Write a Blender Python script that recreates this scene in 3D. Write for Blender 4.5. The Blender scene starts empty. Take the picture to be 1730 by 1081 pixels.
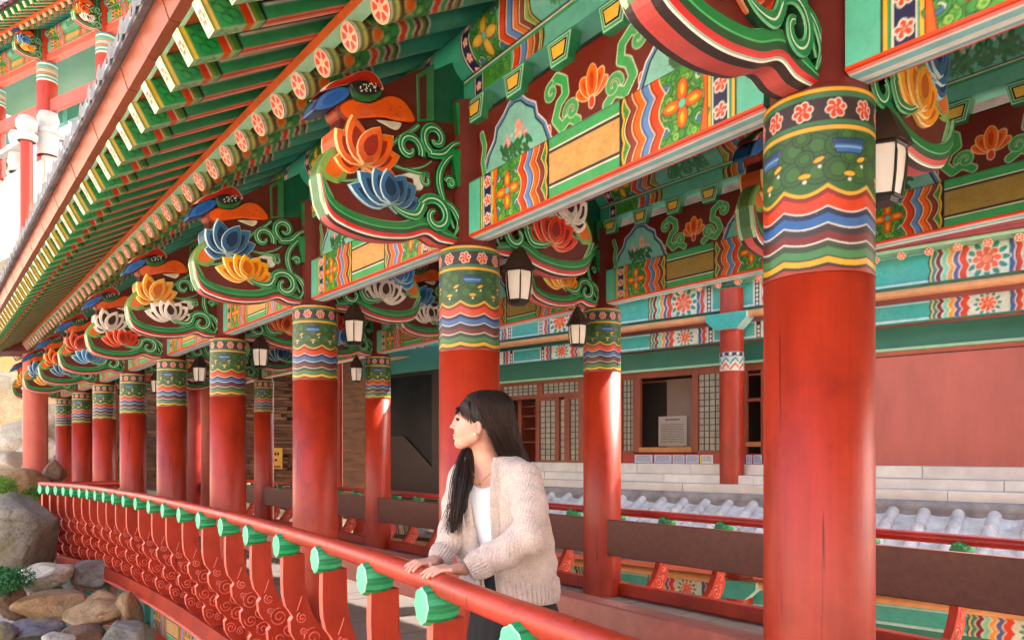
import bpy, bmesh, math, random
import numpy as np
from mathutils import Vector, Matrix

random.seed(7)
rng = np.random.default_rng(11)
SC = bpy.context.scene
COL = SC.collection
PI = math.pi
R = math.radians

# ------------------------------------------------------------------ camera, sky, sun, exposure
FPX, CX, HOR, CAMZ = 1250.0, 865.0, 766.0, 1.4          # focal length in photo pixels, centre column, horizon row
cam_data = bpy.data.cameras.new('camera')
cam = bpy.data.objects.new('camera', cam_data)
COL.objects.link(cam)
cam.location = (0, 0, CAMZ)
cam.rotation_euler = (R(90), 0, 0)
cam_data.sensor_width = 36.0
cam_data.lens = 36.0 * FPX / 1730.0
cam_data.shift_y = (HOR - 540.5) / 1730.0
cam_data.clip_start = 0.05
cam_data.clip_end = 2000
SC.camera = cam

SUN_EL, SUN_AZ = R(45), R(66)       # azimuth clockwise from +Y: over the courtyard hall, onto the inner side of the walkway
world = bpy.data.worlds.new('World')
SC.world = world
world.use_nodes = True
wn = world.node_tree
bg = wn.nodes['Background']
sky = wn.nodes.new('ShaderNodeTexSky')
sky.sky_type = 'NISHITA'
sky.sun_disc = False
sky.sun_elevation = SUN_EL
sky.sun_rotation = SUN_AZ
sky.air_density = 0.9
sky.dust_density = 6.0
sky.ozone_density = 0.4
wn.links.new(sky.outputs[0], bg.inputs[0])
bg.inputs[1].default_value = 0.15
sd = bpy.data.lights.new('sun', 'SUN')
sd.energy = 3.0
sd.angle = R(0.53)
sd.color = (1.0, 0.95, 0.87)
sun = bpy.data.objects.new('sun', sd)
COL.objects.link(sun)
sv = Vector((math.sin(SUN_AZ) * math.cos(SUN_EL), math.cos(SUN_AZ) * math.cos(SUN_EL), math.sin(SUN_EL)))
sun.rotation_euler = sv.to_track_quat('Z', 'Y').to_euler()
SC.view_settings.view_transform = 'Standard'
SC.view_settings.look = 'None'
SC.view_settings.gamma = 1.0
SC.view_settings.use_curve_mapping = False
SC.view_settings.exposure = 2.6
SC.render.engine = 'CYCLES'
SC.cycles.use_denoising = True
SC.cycles.max_bounces = 10
SC.cycles.diffuse_bounces = 6
SC.cycles.glossy_bounces = 4
SC.cycles.sample_clamp_indirect = 8

# ------------------------------------------------------------------ colours and materials
def S(r, g, b):
    f = lambda c: (c / 255 / 12.92) if c / 255 <= 0.04045 else ((c / 255 + 0.055) / 1.055) ** 2.4
    return (f(r), f(g), f(b))

RED = S(172, 47, 21); DRED = S(98, 30, 24); TEAL = S(96, 182, 160); GREEN = S(40, 138, 88); DGREEN = S(38, 106, 70)
PGREEN = S(150, 205, 165); ORANGE = S(226, 100, 34); YELLOW = S(232, 178, 66); BLUE = S(58, 106, 172); NAVY = S(34, 36, 76)
LBLUE = S(124, 172, 208); WHITE = S(226, 222, 212); PINK = S(228, 140, 138); BLACK = S(26, 22, 22); BROWN = S(112, 52, 36)
GOLD = S(196, 152, 96); VERM = S(216, 70, 36); LEAF = S(70, 136, 52); MAROON = S(120, 40, 44); CYAN = S(120, 196, 200)

def newmat(name):
    m = bpy.data.materials.new(name)
    m.use_nodes = True
    nt = m.node_tree
    return m, nt, nt.nodes['Principled BSDF']

def _noise(nt, scale, detail=5, rough=0.6, stretch=None, coord='World'):
    if coord == 'World':
        src = nt.nodes.new('ShaderNodeNewGeometry').outputs['Position']
    else:
        src = nt.nodes.new('ShaderNodeTexCoord').outputs[coord]
    n = nt.nodes.new('ShaderNodeTexNoise')
    n.inputs['Scale'].default_value = scale
    n.inputs['Detail'].default_value = detail
    n.inputs['Roughness'].default_value = rough
    if stretch:
        mp = nt.nodes.new('ShaderNodeMapping')
        mp.inputs['Scale'].default_value = stretch
        nt.links.new(src, mp.inputs[0])
        nt.links.new(mp.outputs[0], n.inputs['Vector'])
    else:
        nt.links.new(src, n.inputs['Vector'])
    return n

def _ramp(nt, src, stops):
    r = nt.nodes.new('ShaderNodeValToRGB')
    e = r.color_ramp.elements
    e[0].position, e[0].color = stops[0][0], (*stops[0][1], 1)
    e[1].position, e[1].color = stops[-1][0], (*stops[-1][1], 1)
    for p, c in stops[1:-1]:
        q = e.new(p); q.color = (*c, 1)
    nt.links.new(src, r.inputs[0])
    return r

def _mix(nt, a, b, fac, mode='MIX'):
    m = nt.nodes.new('ShaderNodeMix')
    m.data_type = 'RGBA'
    m.blend_type = mode
    for sock, v in ((m.inputs[0], fac), (m.inputs[6], a), (m.inputs[7], b)):
        if hasattr(v, 'is_linked') or hasattr(v, 'links'):
            nt.links.new(v, sock)
        elif isinstance(v, (int, float)):
            sock.default_value = v
        else:
            sock.default_value = (*v, 1)
    return m.outputs[2]

def _bump(nt, bsdf, src, strength, dist=0.01):
    b = nt.nodes.new('ShaderNodeBump')
    b.inputs['Strength'].default_value = strength
    b.inputs['Distance'].default_value = dist
    nt.links.new(src, b.inputs['Height'])
    nt.links.new(b.outputs[0], bsdf.inputs['Normal'])

def solid(name, col, rough=0.5, var=0.18, scale=6.0, stretch=None, bump=0.0, metal=0.0, bscale=None):
    """a plain coloured surface with uneven tone and a little relief"""
    m, nt, b = newmat(name)
    n = _noise(nt, scale, 6, 0.65, stretch)
    lo = tuple(max(0, c * (1 - var * 1.5)) for c in col)
    hi = tuple(min(0.9, c * (1 + var)) for c in col)
    r = _ramp(nt, n.outputs[0], [(0.3, lo), (0.7, hi)])
    nt.links.new(r.outputs[0], b.inputs['Base Color'])
    b.inputs['Roughness'].default_value = rough
    b.inputs['Metallic'].default_value = metal
    if bump:
        n2 = _noise(nt, bscale or scale * 6, 4, 0.6, stretch)
        _bump(nt, b, n2.outputs[0], bump)
    return m

def paint_material(name, rough=0.45):
    """painted wood: colour comes from the hand-painted pattern stored on the mesh; fading, grime, hairline cracks and chips on top"""
    m, nt, b = newmat(name)
    a = nt.nodes.new('ShaderNodeAttribute')
    a.attribute_name = 'paint'
    n0 = _noise(nt, 2.2, 5, 0.6)
    hsv = nt.nodes.new('ShaderNodeHueSaturation')
    mr = nt.nodes.new('ShaderNodeMapRange'); mr.inputs['From Min'].default_value = .3; mr.inputs['From Max'].default_value = .7; mr.inputs['To Min'].default_value = .95; mr.inputs['To Max'].default_value = 1.12
    nt.links.new(n0.outputs[0], mr.inputs[0]); nt.links.new(mr.outputs[0], hsv.inputs['Saturation'])
    nt.links.new(a.outputs['Color'], hsv.inputs['Color'])
    n = _noise(nt, 11, 7, 0.72)
    w = _ramp(nt, n.outputs[0], [(0.28, (.76, .74, .72)), (0.56, (1.0, 1.0, 1.0))])
    c = _mix(nt, hsv.outputs[0], w.outputs[0], 1.0, 'MULTIPLY')
    n3 = _noise(nt, 85, 4, 0.65)
    chip = _ramp(nt, n3.outputs[0], [(0.66, (0, 0, 0)), (0.72, (.5, .5, .5))])
    c = _mix(nt, c, S(120, 96, 78), chip.outputs[0])
    nt.links.new(c, b.inputs['Base Color'])
    b.inputs['Roughness'].default_value = rough
    _bump(nt, b, n3.outputs[0], 0.14, 0.004)
    return m

def red_wood(name, col, rough=0.38, wear=1.0):
    """lacquered timber pillar: long grain, drying cracks, darker drips, faded patches"""
    m, nt, b = newmat(name)
    n1 = _noise(nt, 1.0, 5, .6, (2.2, 2.2, .55))
    n2 = _noise(nt, 1.0, 6, .7, (60, 60, 2.2))
    n3 = _noise(nt, 1.0, 3, .5, (34, 34, .9))
    r1 = _ramp(nt, n1.outputs[0], [(.28, tuple(c * .66 for c in col)), (.5, col), (.74, (min(.8, col[0] * 1.16), col[1] * 1.5, col[2] * 1.5))])
    r2 = _ramp(nt, n2.outputs[0], [(.25, (.66, .62, .60)), (.62, (1, 1, 1))])
    c = _mix(nt, r1.outputs[0], r2.outputs[0], .5, 'MULTIPLY')
    cr = _ramp(nt, n3.outputs[0], [(.69, (0, 0, 0)), (.715, (1, 1, 1))])
    c = _mix(nt, c, tuple(q * .25 for q in col), cr.outputs[0])
    n5 = _noise(nt, 3.2, 7, .75)
    gr = _ramp(nt, n5.outputs[0], [(.30, (.58, .52, .50)), (.52, (1, 1, 1))])
    c = _mix(nt, c, gr.outputs[0], .75, 'MULTIPLY')
    n4 = _noise(nt, 38, 4, .7)
    sp = _ramp(nt, n4.outputs[0], [(.74, (0, 0, 0)), (.78, (.55 * wear,) * 3)])
    c = _mix(nt, c, S(196, 130, 104), sp.outputs[0])
    nt.links.new(c, b.inputs['Base Color'])
    rr = nt.nodes.new('ShaderNodeMapRange'); rr.inputs['To Min'].default_value = rough - .1; rr.inputs['To Max'].default_value = rough + .2
    nt.links.new(n1.outputs[0], rr.inputs[0]); nt.links.new(rr.outputs[0], b.inputs['Roughness'])
    _bump(nt, b, n2.outputs[0], .22, .004)
    return m

M = {}
M['paint'] = paint_material('painted_wood')
M['red'] = red_wood('red_lacquer', RED)
M['red_rail'] = red_wood('red_rail_lacquer', S(186, 52, 28), .34, 1.8)
M['red_dark'] = solid('aged_red_lacquer', S(150, 34, 28), 0.42, 0.2, 4.0, None, 0.08)
M['dred'] = solid('dark_red_wood', DRED, 0.5, 0.2, 5.0)
M['brown_board'] = solid('brown_varnished_board', S(98, 50, 40), 0.38, 0.2, 3.0, (1, 6, 6), 0.08)
M['teal'] = solid('teal_paint', TEAL, 0.5, 0.12, 4.0)
M['dteal'] = solid('dark_teal_paint', S(40, 112, 92), 0.5, 0.12, 4.0)
M['green'] = solid('green_paint', GREEN, 0.45, 0.15, 5.0)
M['dgreen'] = solid('dark_green_paint', DGREEN, 0.5, 0.15, 5.0)
M['mint'] = solid('mint_paint', S(112, 206, 164), 0.5, 0.1, 8.0)
M['orange'] = solid('orange_paint', S(222, 104, 44), 0.5, 0.12, 6.0)
M['pgreen'] = solid('pale_green_paint', S(160, 208, 172), 0.5, 0.1, 6.0)
M['fascia'] = solid('copper_brown_sheet', S(146, 70, 46), 0.42, 0.15, 2.5, None, 0.04)
M['tile'] = solid('pale_roof_tile', S(214, 213, 212), 0.75, 0.25, 5.0, None, 0.25, bscale=50)
M['eave_tile'] = solid('grey_eave_tile', S(124, 122, 124), 0.75, 0.3, 5.0, None, 0.25, bscale=50)
M['tile_dark'] = solid('grey_roof_tile', S(150, 148, 150), 0.75, 0.3, 5.0, None, 0.25, bscale=50)
M['stone_white'] = solid('pale_granite', S(222, 219, 215), 0.7, 0.12, 3.0, None, 0.12, bscale=80)
M['plaster'] = solid('white_plaster', S(196, 194, 188), 0.8, 0.1, 2.0)
M['pinkwall'] = solid('pink_plaster_wall', S(198, 112, 100), 0.7, 0.14, 1.6, (1, 1, .35), 0.08)
M['black'] = solid('black_metal', S(30, 24, 22), 0.45, 0.2, 8.0)
M['woodframe'] = solid('brown_door_frame', S(140, 66, 42), 0.5, 0.18, 4.0, (1, 1, 0.3), 0.06)
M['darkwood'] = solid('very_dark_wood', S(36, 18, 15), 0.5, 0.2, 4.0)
M['floor'] = solid('worn_floor_board', S(112, 100, 94), 0.6, 0.2, 4.0, (0.6, 8, 8), 0.12)
M['tan'] = solid('tan_paint', S(206, 146, 96), 0.5, 0.12, 6.0)
M['paper'] = solid('white_paper', S(224, 224, 226), 0.8, 0.05, 8.0)

# ------------------------------------------------------------------ object helpers
def link(o, parent=None):
    COL.objects.link(o)
    if parent is not None:
        o.parent = parent
    return o

def tag(o, label=None, cat=None, group=None, kind=None):
    if label: o['label'] = label
    if cat: o['category'] = cat
    if group: o['group'] = group
    if kind: o['kind'] = kind
    return o

def thing(name, loc, rz=0.0, label=None, cat=None, group=None, kind=None):
    o = bpy.data.objects.new(name, None)
    o.empty_display_size = 0.1
    COL.objects.link(o)
    o.location = loc
    o.rotation_euler = (0, 0, rz)
    return tag(o, label, cat, group, kind)

def mesh(name, verts, faces, mats, vcol=None, fcol=None, fmat=None, smooth=False):
    me = bpy.data.meshes.new(name)
    me.from_pydata([tuple(map(float, v)) for v in verts], [], [tuple(map(int, f)) for f in faces])
    for m in (mats if isinstance(mats, (list, tuple)) else [mats]):
        me.materials.append(m)
    if fmat is not None:
        me.polygons.foreach_set('material_index', np.asarray(fmat, dtype=np.int32))
    if vcol is not None:
        at = me.color_attributes.new('paint', 'FLOAT_COLOR', 'POINT')
        c = np.ones((len(verts), 4), dtype=np.float32)
        c[:, :3] = np.asarray(vcol, dtype=np.float32).reshape(-1, 3)
        at.data.foreach_set('color', c.ravel())
    if fcol is not None:
        at = me.color_attributes.new('paint', 'FLOAT_COLOR', 'CORNER')
        tot = np.array([len(f) for f in faces])
        c = np.ones((int(tot.sum()), 4), dtype=np.float32)
        c[:, :3] = np.repeat(np.asarray(fcol, dtype=np.float32).reshape(-1, 3), tot, axis=0)
        at.data.foreach_set('color', c.ravel())
    if smooth:
        me.polygons.foreach_set('use_smooth', np.ones(len(me.polygons), dtype=bool))
    me.update()
    return me

def add(name, me, parent=None, loc=(0, 0, 0), rot=(0, 0, 0), scale=None):
    o = bpy.data.objects.new(name, me)
    link(o, parent)
    o.location = loc
    o.rotation_euler = rot
    if scale is not None:
        o.scale = scale
    return o

class MB:
    """collects polygons with a colour or a material index for one mesh"""
    def __init__(s):
        s.v, s.f, s.c, s.m = [], [], [], []
    def poly(s, pts, col=(1, 1, 1), mi=0):
        i = len(s.v)
        s.v += [tuple(p) for p in pts]
        s.f.append(tuple(range(i, i + len(pts)))); s.c.append(col); s.m.append(mi)
    def box(s, x0, x1, y0, y1, z0, z1, col=(1, 1, 1), mi=0, cols=None):
        """cols: colours for -x +x -y +y -z +z"""
        i = len(s.v)
        s.v += [(x, y, z) for z in (z0, z1) for y in (y0, y1) for x in (x0, x1)]
        fs = [(0, 4, 6, 2), (1, 3, 7, 5), (0, 1, 5, 4), (2, 6, 7, 3), (0, 2, 3, 1), (4, 5, 7, 6)]
        for k, f in enumerate(fs):
            s.f.append(tuple(i + a for a in f)); s.c.append(cols[k] if cols else col); s.m.append(mi)
    def grid(s, P, col=(1, 1, 1), mi=0, cols=None, close=False, flip=False):
        """P: (n, m, 3) points; cols: per column strip (m-1) colours"""
        P = np.asarray(P); n, m = P.shape[:2]
        i = len(s.v)
        s.v += [tuple(p) for p in P.reshape(-1, 3)]
        for a in range(n - 1):
            for b in range(m if close else m - 1):
                b2 = (b + 1) % m
                q = (i + a * m + b, i + a * m + b2, i + (a + 1) * m + b2, i + (a + 1) * m + b)
                s.f.append(q[::-1] if flip else q)
                s.c.append(cols[b] if cols is not None else col); s.m.append(mi)
    def tube(s, path, rad, k=8, col=(1, 1, 1), mi=0, cap=True):
        path = [Vector(p) for p in path]
        n = len(path)
        rads = rad if isinstance(rad, (list, tuple)) else [rad] * n
        rings = []
        up = Vector((0, 0, 1))
        for i, p in enumerate(path):
            t = (path[min(i + 1, n - 1)] - path[max(i - 1, 0)])
            t = t.normalized() if t.length > 1e-9 else Vector((0, 0, 1))
            a = t.cross(up)
            if a.length < 1e-3: a = t.cross(Vector((1, 0, 0)))
            a.normalize(); b = t.cross(a)
            rings.append([p + (a * math.cos(2 * PI * j / k) + b * math.sin(2 * PI * j / k)) * rads[i] for j in range(k)])
        s.grid(np.array([[tuple(q) for q in r] for r in rings]), col, mi, close=True)
        if cap:
            s.poly(rings[0], col, mi); s.poly(rings[-1][::-1], col, mi)
    def lathe(s, prof, k=16, col=(1, 1, 1), mi=0, cols=None, c=(0, 0)):
        P = np.array([[(c[0] + r * math.cos(2 * PI * j / k), c[1] + r * math.sin(2 * PI * j / k), z) for j in range(k)] for r, z in prof])
        for a in range(len(prof) - 1):
            s.grid(P[a:a + 2], cols[a] if cols else col, mi, close=True)
    def prism(s, poly2, x0, x1, col=(1, 1, 1), side=None, mi=0, plane='yz'):
        """polygon in (a, z) extruded along x (plane 'yz') or along y (plane 'xz') or along z (plane 'xy')"""
        def P(a, b, t):
            return (t, a, b) if plane == 'yz' else ((a, t, b) if plane == 'xz' else (a, b, t))
        s.poly([P(a, b, x1) for a, b in poly2], col, mi)
        s.poly([P(a, b, x0) for a, b in poly2][::-1], col, mi)
        n = len(poly2)
        for i in range(n):
            (a, b), (c, d) = poly2[i], poly2[(i + 1) % n]
            s.poly([P(a, b, x0), P(c, d, x0), P(c, d, x1), P(a, b, x1)], side or col, mi)
    def me(s, name, mats, smooth=False, painted=False):
        return mesh(name, s.v, s.f, mats, fcol=s.c if painted else None, fmat=s.m, smooth=smooth)
    def obj(s, name, mats, parent=None, loc=(0, 0, 0), rot=(0, 0, 0), smooth=False, painted=False):
        return add(name, s.me(name, mats, smooth, painted), parent, loc, rot)

def bevel(o, w=0.006, seg=1):
    md = o.modifiers.new('edge', 'BEVEL'); md.width = w; md.segments = seg; md.limit_method = 'ANGLE'
    return o

def at(px, py, Y):
    """world point that the photograph shows at (px, py) when it lies Y metres away"""
    return Vector(((px - CX) / FPX * Y, Y, CAMZ + (HOR - py) / FPX * Y))

# ------------------------------------------------------------------ pattern painter: evaluates drawn motifs on the vertices of a fine grid
class Cv:
    def __init__(s, W, H, res, bg=TEAL):
        s.W, s.H = W, H
        s.nx, s.ny = 2 * max(2, int(round(W / res))) + 1, 2 * max(2, int(round(H / res))) + 1
        s.u, s.v = np.linspace(0, W, s.nx), np.linspace(0, H, s.ny)
        s.U, s.V = np.meshgrid(s.u, s.v)
        s.c = np.zeros((s.ny, s.nx, 3)); s.c[:] = bg
    def win(s, x0, y0, x1, y1):
        i0, i1 = np.searchsorted(s.u, [x0, x1]); j0, j1 = np.searchsorted(s.v, [y0, y1])
        return slice(j0, j1 + 1), slice(i0, i1 + 1)
    def fill(s, mask, col): s.c[mask] = col
    def rect(s, x0, y0, x1, y1, col):
        s.c[(s.U >= x0) & (s.U < x1) & (s.V >= y0) & (s.V < y1)] = col
    def seg_dist(s, pts, w, closed=False):
        p = np.asarray(pts, float)
        win = s.win(p[:, 0].min() - w, p[:, 1].min() - w, p[:, 0].max() + w, p[:, 1].max() + w)
        U, V = s.U[win], s.V[win]
        d = np.full(U.shape, 9.0)
        n = len(p)
        for i in range(n if closed else n - 1):
            a, b = p[i], p[(i + 1) % n]
            ab = b - a; L = max(1e-12, ab @ ab)
            t = np.clip(((U - a[0]) * ab[0] + (V - a[1]) * ab[1]) / L, 0, 1)
            d = np.minimum(d, np.hypot(U - a[0] - t * ab[0], V - a[1] - t * ab[1]))
        return win, d
    def stroke(s, pts, w, col, edge=None, ew=0.006):
        win, d = s.seg_dist(pts, w + ew)
        if edge is not None: s.c[win][d < w / 2 + ew] = edge
        s.c[win][d < w / 2] = col
    def poly(s, pts, col, edge=None, ew=0.006):
        p = np.asarray(pts, float)
        win, d = s.seg_dist(p, ew, True)
        U, V = s.U[win], s.V[win]
        ins = np.zeros(U.shape, bool)
        n = len(p)
        for i in range(n):
            a, b = p[i], p[(i + 1) % n]
            cond = (a[1] > V) != (b[1] > V)
            xi = (b[0] - a[0]) * (V - a[1]) / ((b[1] - a[1]) if abs(b[1] - a[1]) > 1e-12 else 1e-12) + a[0]
            ins ^= cond & (U < xi)
        if col is not None: s.c[win][ins] = col
        if edge is not None: s.c[win][d < ew / 2] = edge
    def ell(s, x, y, a, b, rot, col, edge=None, ew=0.006):
        m = max(a, b) + ew
        win = s.win(x - m, y - m, x + m, y + m)
        U, V = s.U[win] - x, s.V[win] - y
        c, n = math.cos(rot), math.sin(rot)
        p, q = U * c + V * n, -U * n + V * c
        if edge is not None: s.c[win][(p / (a + ew)) ** 2 + (q / (b + ew)) ** 2 < 1] = edge
        s.c[win][(p / a) ** 2 + (q / b) ** 2 < 1] = col
    def flower(s, x, y, r, n=5, col=VERM, edge=WHITE, core=PINK, rot=0.3, ew=0.005):
        for k in range(n):
            t = rot + 2 * PI * k / n
            s.ell(x + .62 * r * math.cos(t), y + .62 * r * math.sin(t), .42 * r, .34 * r, t, col, edge, ew)
        s.ell(x, y, .38 * r, .38 * r, 0, col); s.ell(x, y, .2 * r, .2 * r, 0, core)
    def spiral(s, x, y, r0, turns, rot, w, col, edge=None, ew=0.005, sgn=1, tail=None):
        pts = [(x + r0 * (1 - .85 * t) * math.cos(rot + sgn * 2 * PI * turns * t), y + r0 * (1 - .85 * t) * math.sin(rot + sgn * 2 * PI * turns * t)) for t in np.linspace(0, 1, 26)]
        if tail: pts = list(tail) + pts
        s.stroke(pts, w, col, edge, ew)
    def scales(s, x0, y0, x1, y1, base, line, acc, n=60, r=0.022, seed=1):
        """a dense ground of small curls and leaves, as on the painted beams"""
        g = np.random.default_rng(seed)
        s.rect(x0, y0, x1, y1, base)
        for _ in range(n):
            x, y = g.uniform(x0, x1), g.uniform(y0, y1)
            rr = r * g.uniform(.6, 1.1)
            if x - rr < x0 or x + rr > x1 or y - rr < y0 or y + rr > y1: continue
            s.ell(x, y, rr, rr, 0, acc[g.integers(len(acc))], line, .004)
            s.ell(x + rr * .15, y, rr * .45, rr * .45, 0, base)
    def bands(s, x0, widths, cols, amp, lobes, sgn=1, line=WHITE, lw=0.005, phase=0.0, dark=True):
        """wavy colour bands that run across the beam; each boundary is scalloped"""
        ph = (s.V / s.H * lobes + phase) % 1.0
        off = amp * np.abs(np.sin(PI * ph)) * sgn
        x = x0
        for w, c in zip(widths, cols):
            a = s.U - off
            lo, hi = (x, x + w) if w > 0 else (x + w, x)
            s.c[(a >= lo) & (a < hi)] = c
            if dark:
                dk = tuple(q * .45 for q in c)
                s.c[(a >= hi - .3 * abs(w)) & (a < hi)] = dk
            s.c[np.abs(a - lo) < lw / 2] = line
            x += w
        return x
    def mirror(s):
        h = s.nx // 2
        s.c[:, s.nx - h:] = s.c[:, :h][:, ::-1]
    def surf(s, name, fn, mat, flip=False):
        q = np.pad(s.c, ((1, 1), (1, 1), (0, 0)), 'edge')
        q = (q[:-2] + 2 * q[1:-1] + q[2:]) / 4
        q = (q[:, :-2] + 2 * q[:, 1:-1] + q[:, 2:]) / 4
        s.c = q[::2, ::2]; s.U, s.V = s.U[::2, ::2], s.V[::2, ::2]; s.ny, s.nx = s.U.shape
        P = np.array(fn(s.U, s.V))
        V = np.stack([P[0], P[1], P[2]], -1).reshape(-1, 3)
        idx = np.arange(s.nx * s.ny).reshape(s.ny, s.nx)
        F = np.stack([idx[:-1, :-1], idx[:-1, 1:], idx[1:, 1:], idx[1:, :-1]], -1).reshape(-1, 4)
        if flip: F = F[:, ::-1]
        return grid_mesh(name, V, F, mat, s.c.reshape(-1, 3))

def grid_mesh(name, V, F, mat, vcol, smooth=True):
    me = bpy.data.meshes.new(name)
    me.vertices.add(len(V)); me.vertices.foreach_set('co', np.ascontiguousarray(V, dtype=np.float32).ravel())
    me.loops.add(F.size); me.loops.foreach_set('vertex_index', np.ascontiguousarray(F, dtype=np.int32).ravel())
    me.polygons.add(len(F)); me.polygons.foreach_set('loop_start', np.arange(0, F.size, F.shape[1], dtype=np.int32))
    me.polygons.foreach_set('loop_total', np.full(len(F), F.shape[1], dtype=np.int32))
    me.polygons.foreach_set('use_smooth', np.full(len(F), smooth, dtype=bool))
    me.materials.append(mat)
    if vcol is not None:
        at_ = me.color_attributes.new('paint', 'FLOAT_COLOR', 'POINT')
        c = np.ones((len(V), 4), dtype=np.float32); c[:, :3] = vcol
        at_.data.foreach_set('color', c.ravel())
    me.update(); me.validate()
    return me
# ================================================================== THE COVERED WALKWAY
# local frame: x runs along the walkway towards the camera, -y is the outer side (rail, eave), origin at the base of one front column
SP = 2.25                                   # column spacing
WALK_O, WALK_RZ = Vector((-0.262, 4.55, 0)), math.atan2(-0.778, 0.628)
walk = thing('temple_walkway', WALK_O, WALK_RZ,
             'long covered temple walkway with red pillars and painted multicoloured eaves', 'walkway')
FRONT = [(-i * SP, 0.0) for i in range(7, -1, -1)] + [(2.326, -0.127), (4.6, -0.13), (6.85, -0.13), (9.1, -0.13), (11.35, -0.13)]
BACK = [(-1.487 + 2.3 * k, 2.694) for k in range(-6, 6)]
BACK_UP = 0.19                              # the inner row carries its beams a little higher

# ---- painted surfaces -------------------------------------------------------------------
def paint_capital():
    c = Cv(2 * PI * 0.186, 0.62, 0.0032, RED)
    H = 0.62
    th = c.U / c.W
    def scal(y0, amp, n=8): return y0 - amp * np.abs(np.sin(PI * ((th * n) % 1.0)))
    V = c.V
    stops = [(1.0, .0), (.985, .0)]
    c.fill(V > 0.33 * 0 , RED)
    c.fill(V > scal(.018, .010), BLACK)
    c.fill(V > scal(.030, .012), YELLOW)
    c.fill(V > scal(.050, .013), S(40, 30, 24))
    c.fill(V > scal(.056, .014), S(70, 130, 80)); c.fill(V > scal(.082, .014), S(44, 66, 44))
    c.fill(V > scal(.104, .015), WHITE); c.fill(V > scal(.109, .015), MAROON); c.fill(V > scal(.136, .016), S(52, 40, 48))
    c.fill(V > scal(.160, .018), WHITE); c.fill(V > scal(.165, .018), BLUE); c.fill(V > scal(.196, .020), NAVY)
    c.fill(V > scal(.216, .022), WHITE); c.fill(V > scal(.221, .022), VERM); c.fill(V > scal(.262, .026), S(150, 34, 26))
    c.fill(V > scal(.276, .028), BLACK); c.fill(V > scal(.280, .028), YELLOW)
    gz = V > scal(.294, .030)
    c.fill(gz, S(50, 98, 48))
    g = np.random.default_rng(3)
    for k in range(8):                     # curled clouds over the green zone
        x0 = (k + .5) / 8 * c.W
        for dx, dy, r in ((-.040, .34, .046), (.040, .335, .046), (-.036, .42, .044), (.04, .425, .044), (0, .385, .03), (-.01, .455, .03)):
            c.ell(x0 + dx, dy, r, r * .85, 0, S(48, 94, 44), S(22, 48, 28), .004)
            c.ell(x0 + dx, dy, r * .55, r * .5, 0, S(60, 108, 52), S(26, 58, 34), .003)
        c.ell(x0 + .0, .325, .020, .008, 0.0, YELLOW, S(90, 60, 20), .003)
        c.ell(x0 + .045, .375, .018, .007, .4, YELLOW, S(90, 60, 20), .003)
        c.ell(x0, .306, .007, .006, 0, WHITE)
        c.ell(x0 + .048, .352, .006, .006, 0, WHITE)
        if k % 2 == 0:
            c.poly([(x0 - .058, .442), (x0 + .058, .442), (x0 + .046, .395), (x0 - .046, .395)], BLUE, NAVY, .005)
            c.rect(x0 - .05, .425, x0 + .05, .440, S(34, 66, 110)); c.rect(x0 - .05, .412, x0 + .05, .418, LBLUE)
    c.fill(V > .470, S(48, 100, 70)); c.fill(V > .474, YELLOW); c.fill(V > .488, S(60, 40, 20)); c.fill(V > .491, S(58, 120, 84))
    c.fill(V > .505, S(52, 30, 34))
    for k in range(11):
        c.flower((k + .5) / 11 * c.W, .544, .031, 6, VERM, WHITE, PINK, .2, .004)
    c.fill(V > .583, S(58, 120, 84)); c.fill(V > .598, S(60, 40, 20)); c.fill(V > .602, YELLOW); c.fill(V > .614, S(96, 40, 28))
    c.c *= np.array([.70, .70, .70])
    return c.surf('painted_capital', lambda U, Vv: (0.1865 * np.cos(U / 0.186), 0.1865 * np.sin(U / 0.186), Vv), M['paint'])

def floral(c, x0, x1, y0, y1, seed, core=ORANGE):
    c.scales(x0, y0, x1, y1, S(70, 140, 52), S(30, 74, 34), [S(96, 164, 70), S(64, 138, 60), S(130, 176, 76), S(52, 120, 62)], 150, .020, seed)
    xm, ym = (x0 + x1) / 2, (y0 + y1) / 2
    r = min(x1 - x0, y1 - y0) * .36
    for sx in (-1, 1):
        for sy in (-1, 1):
            c.ell(xm + sx * r * 1.0, ym + sy * r * 1.05, r * .22, r * .22, 0, S(70, 110, 160), WHITE, .004)
            c.spiral(xm + sx * r * .95, ym + sy * r * .85, r * .5, 1.2, 0 if sx > 0 else PI, .009, S(60, 140, 62), S(24, 66, 36), .004, sx * sy)
    for k in range(4):
        t = PI / 2 * k
        c.ell(xm + r * .62 * math.cos(t), ym + r * .62 * math.sin(t), r * .5, r * .27, t, core, S(120, 40, 20), .005)
        c.ell(xm + r * .66 * math.cos(t), ym + r * .66 * math.sin(t), r * .26, r * .11, t, YELLOW)
    c.ell(xm, ym, r * .2, r * .2, 0, TEAL, S(120, 40, 20), .004)

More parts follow.
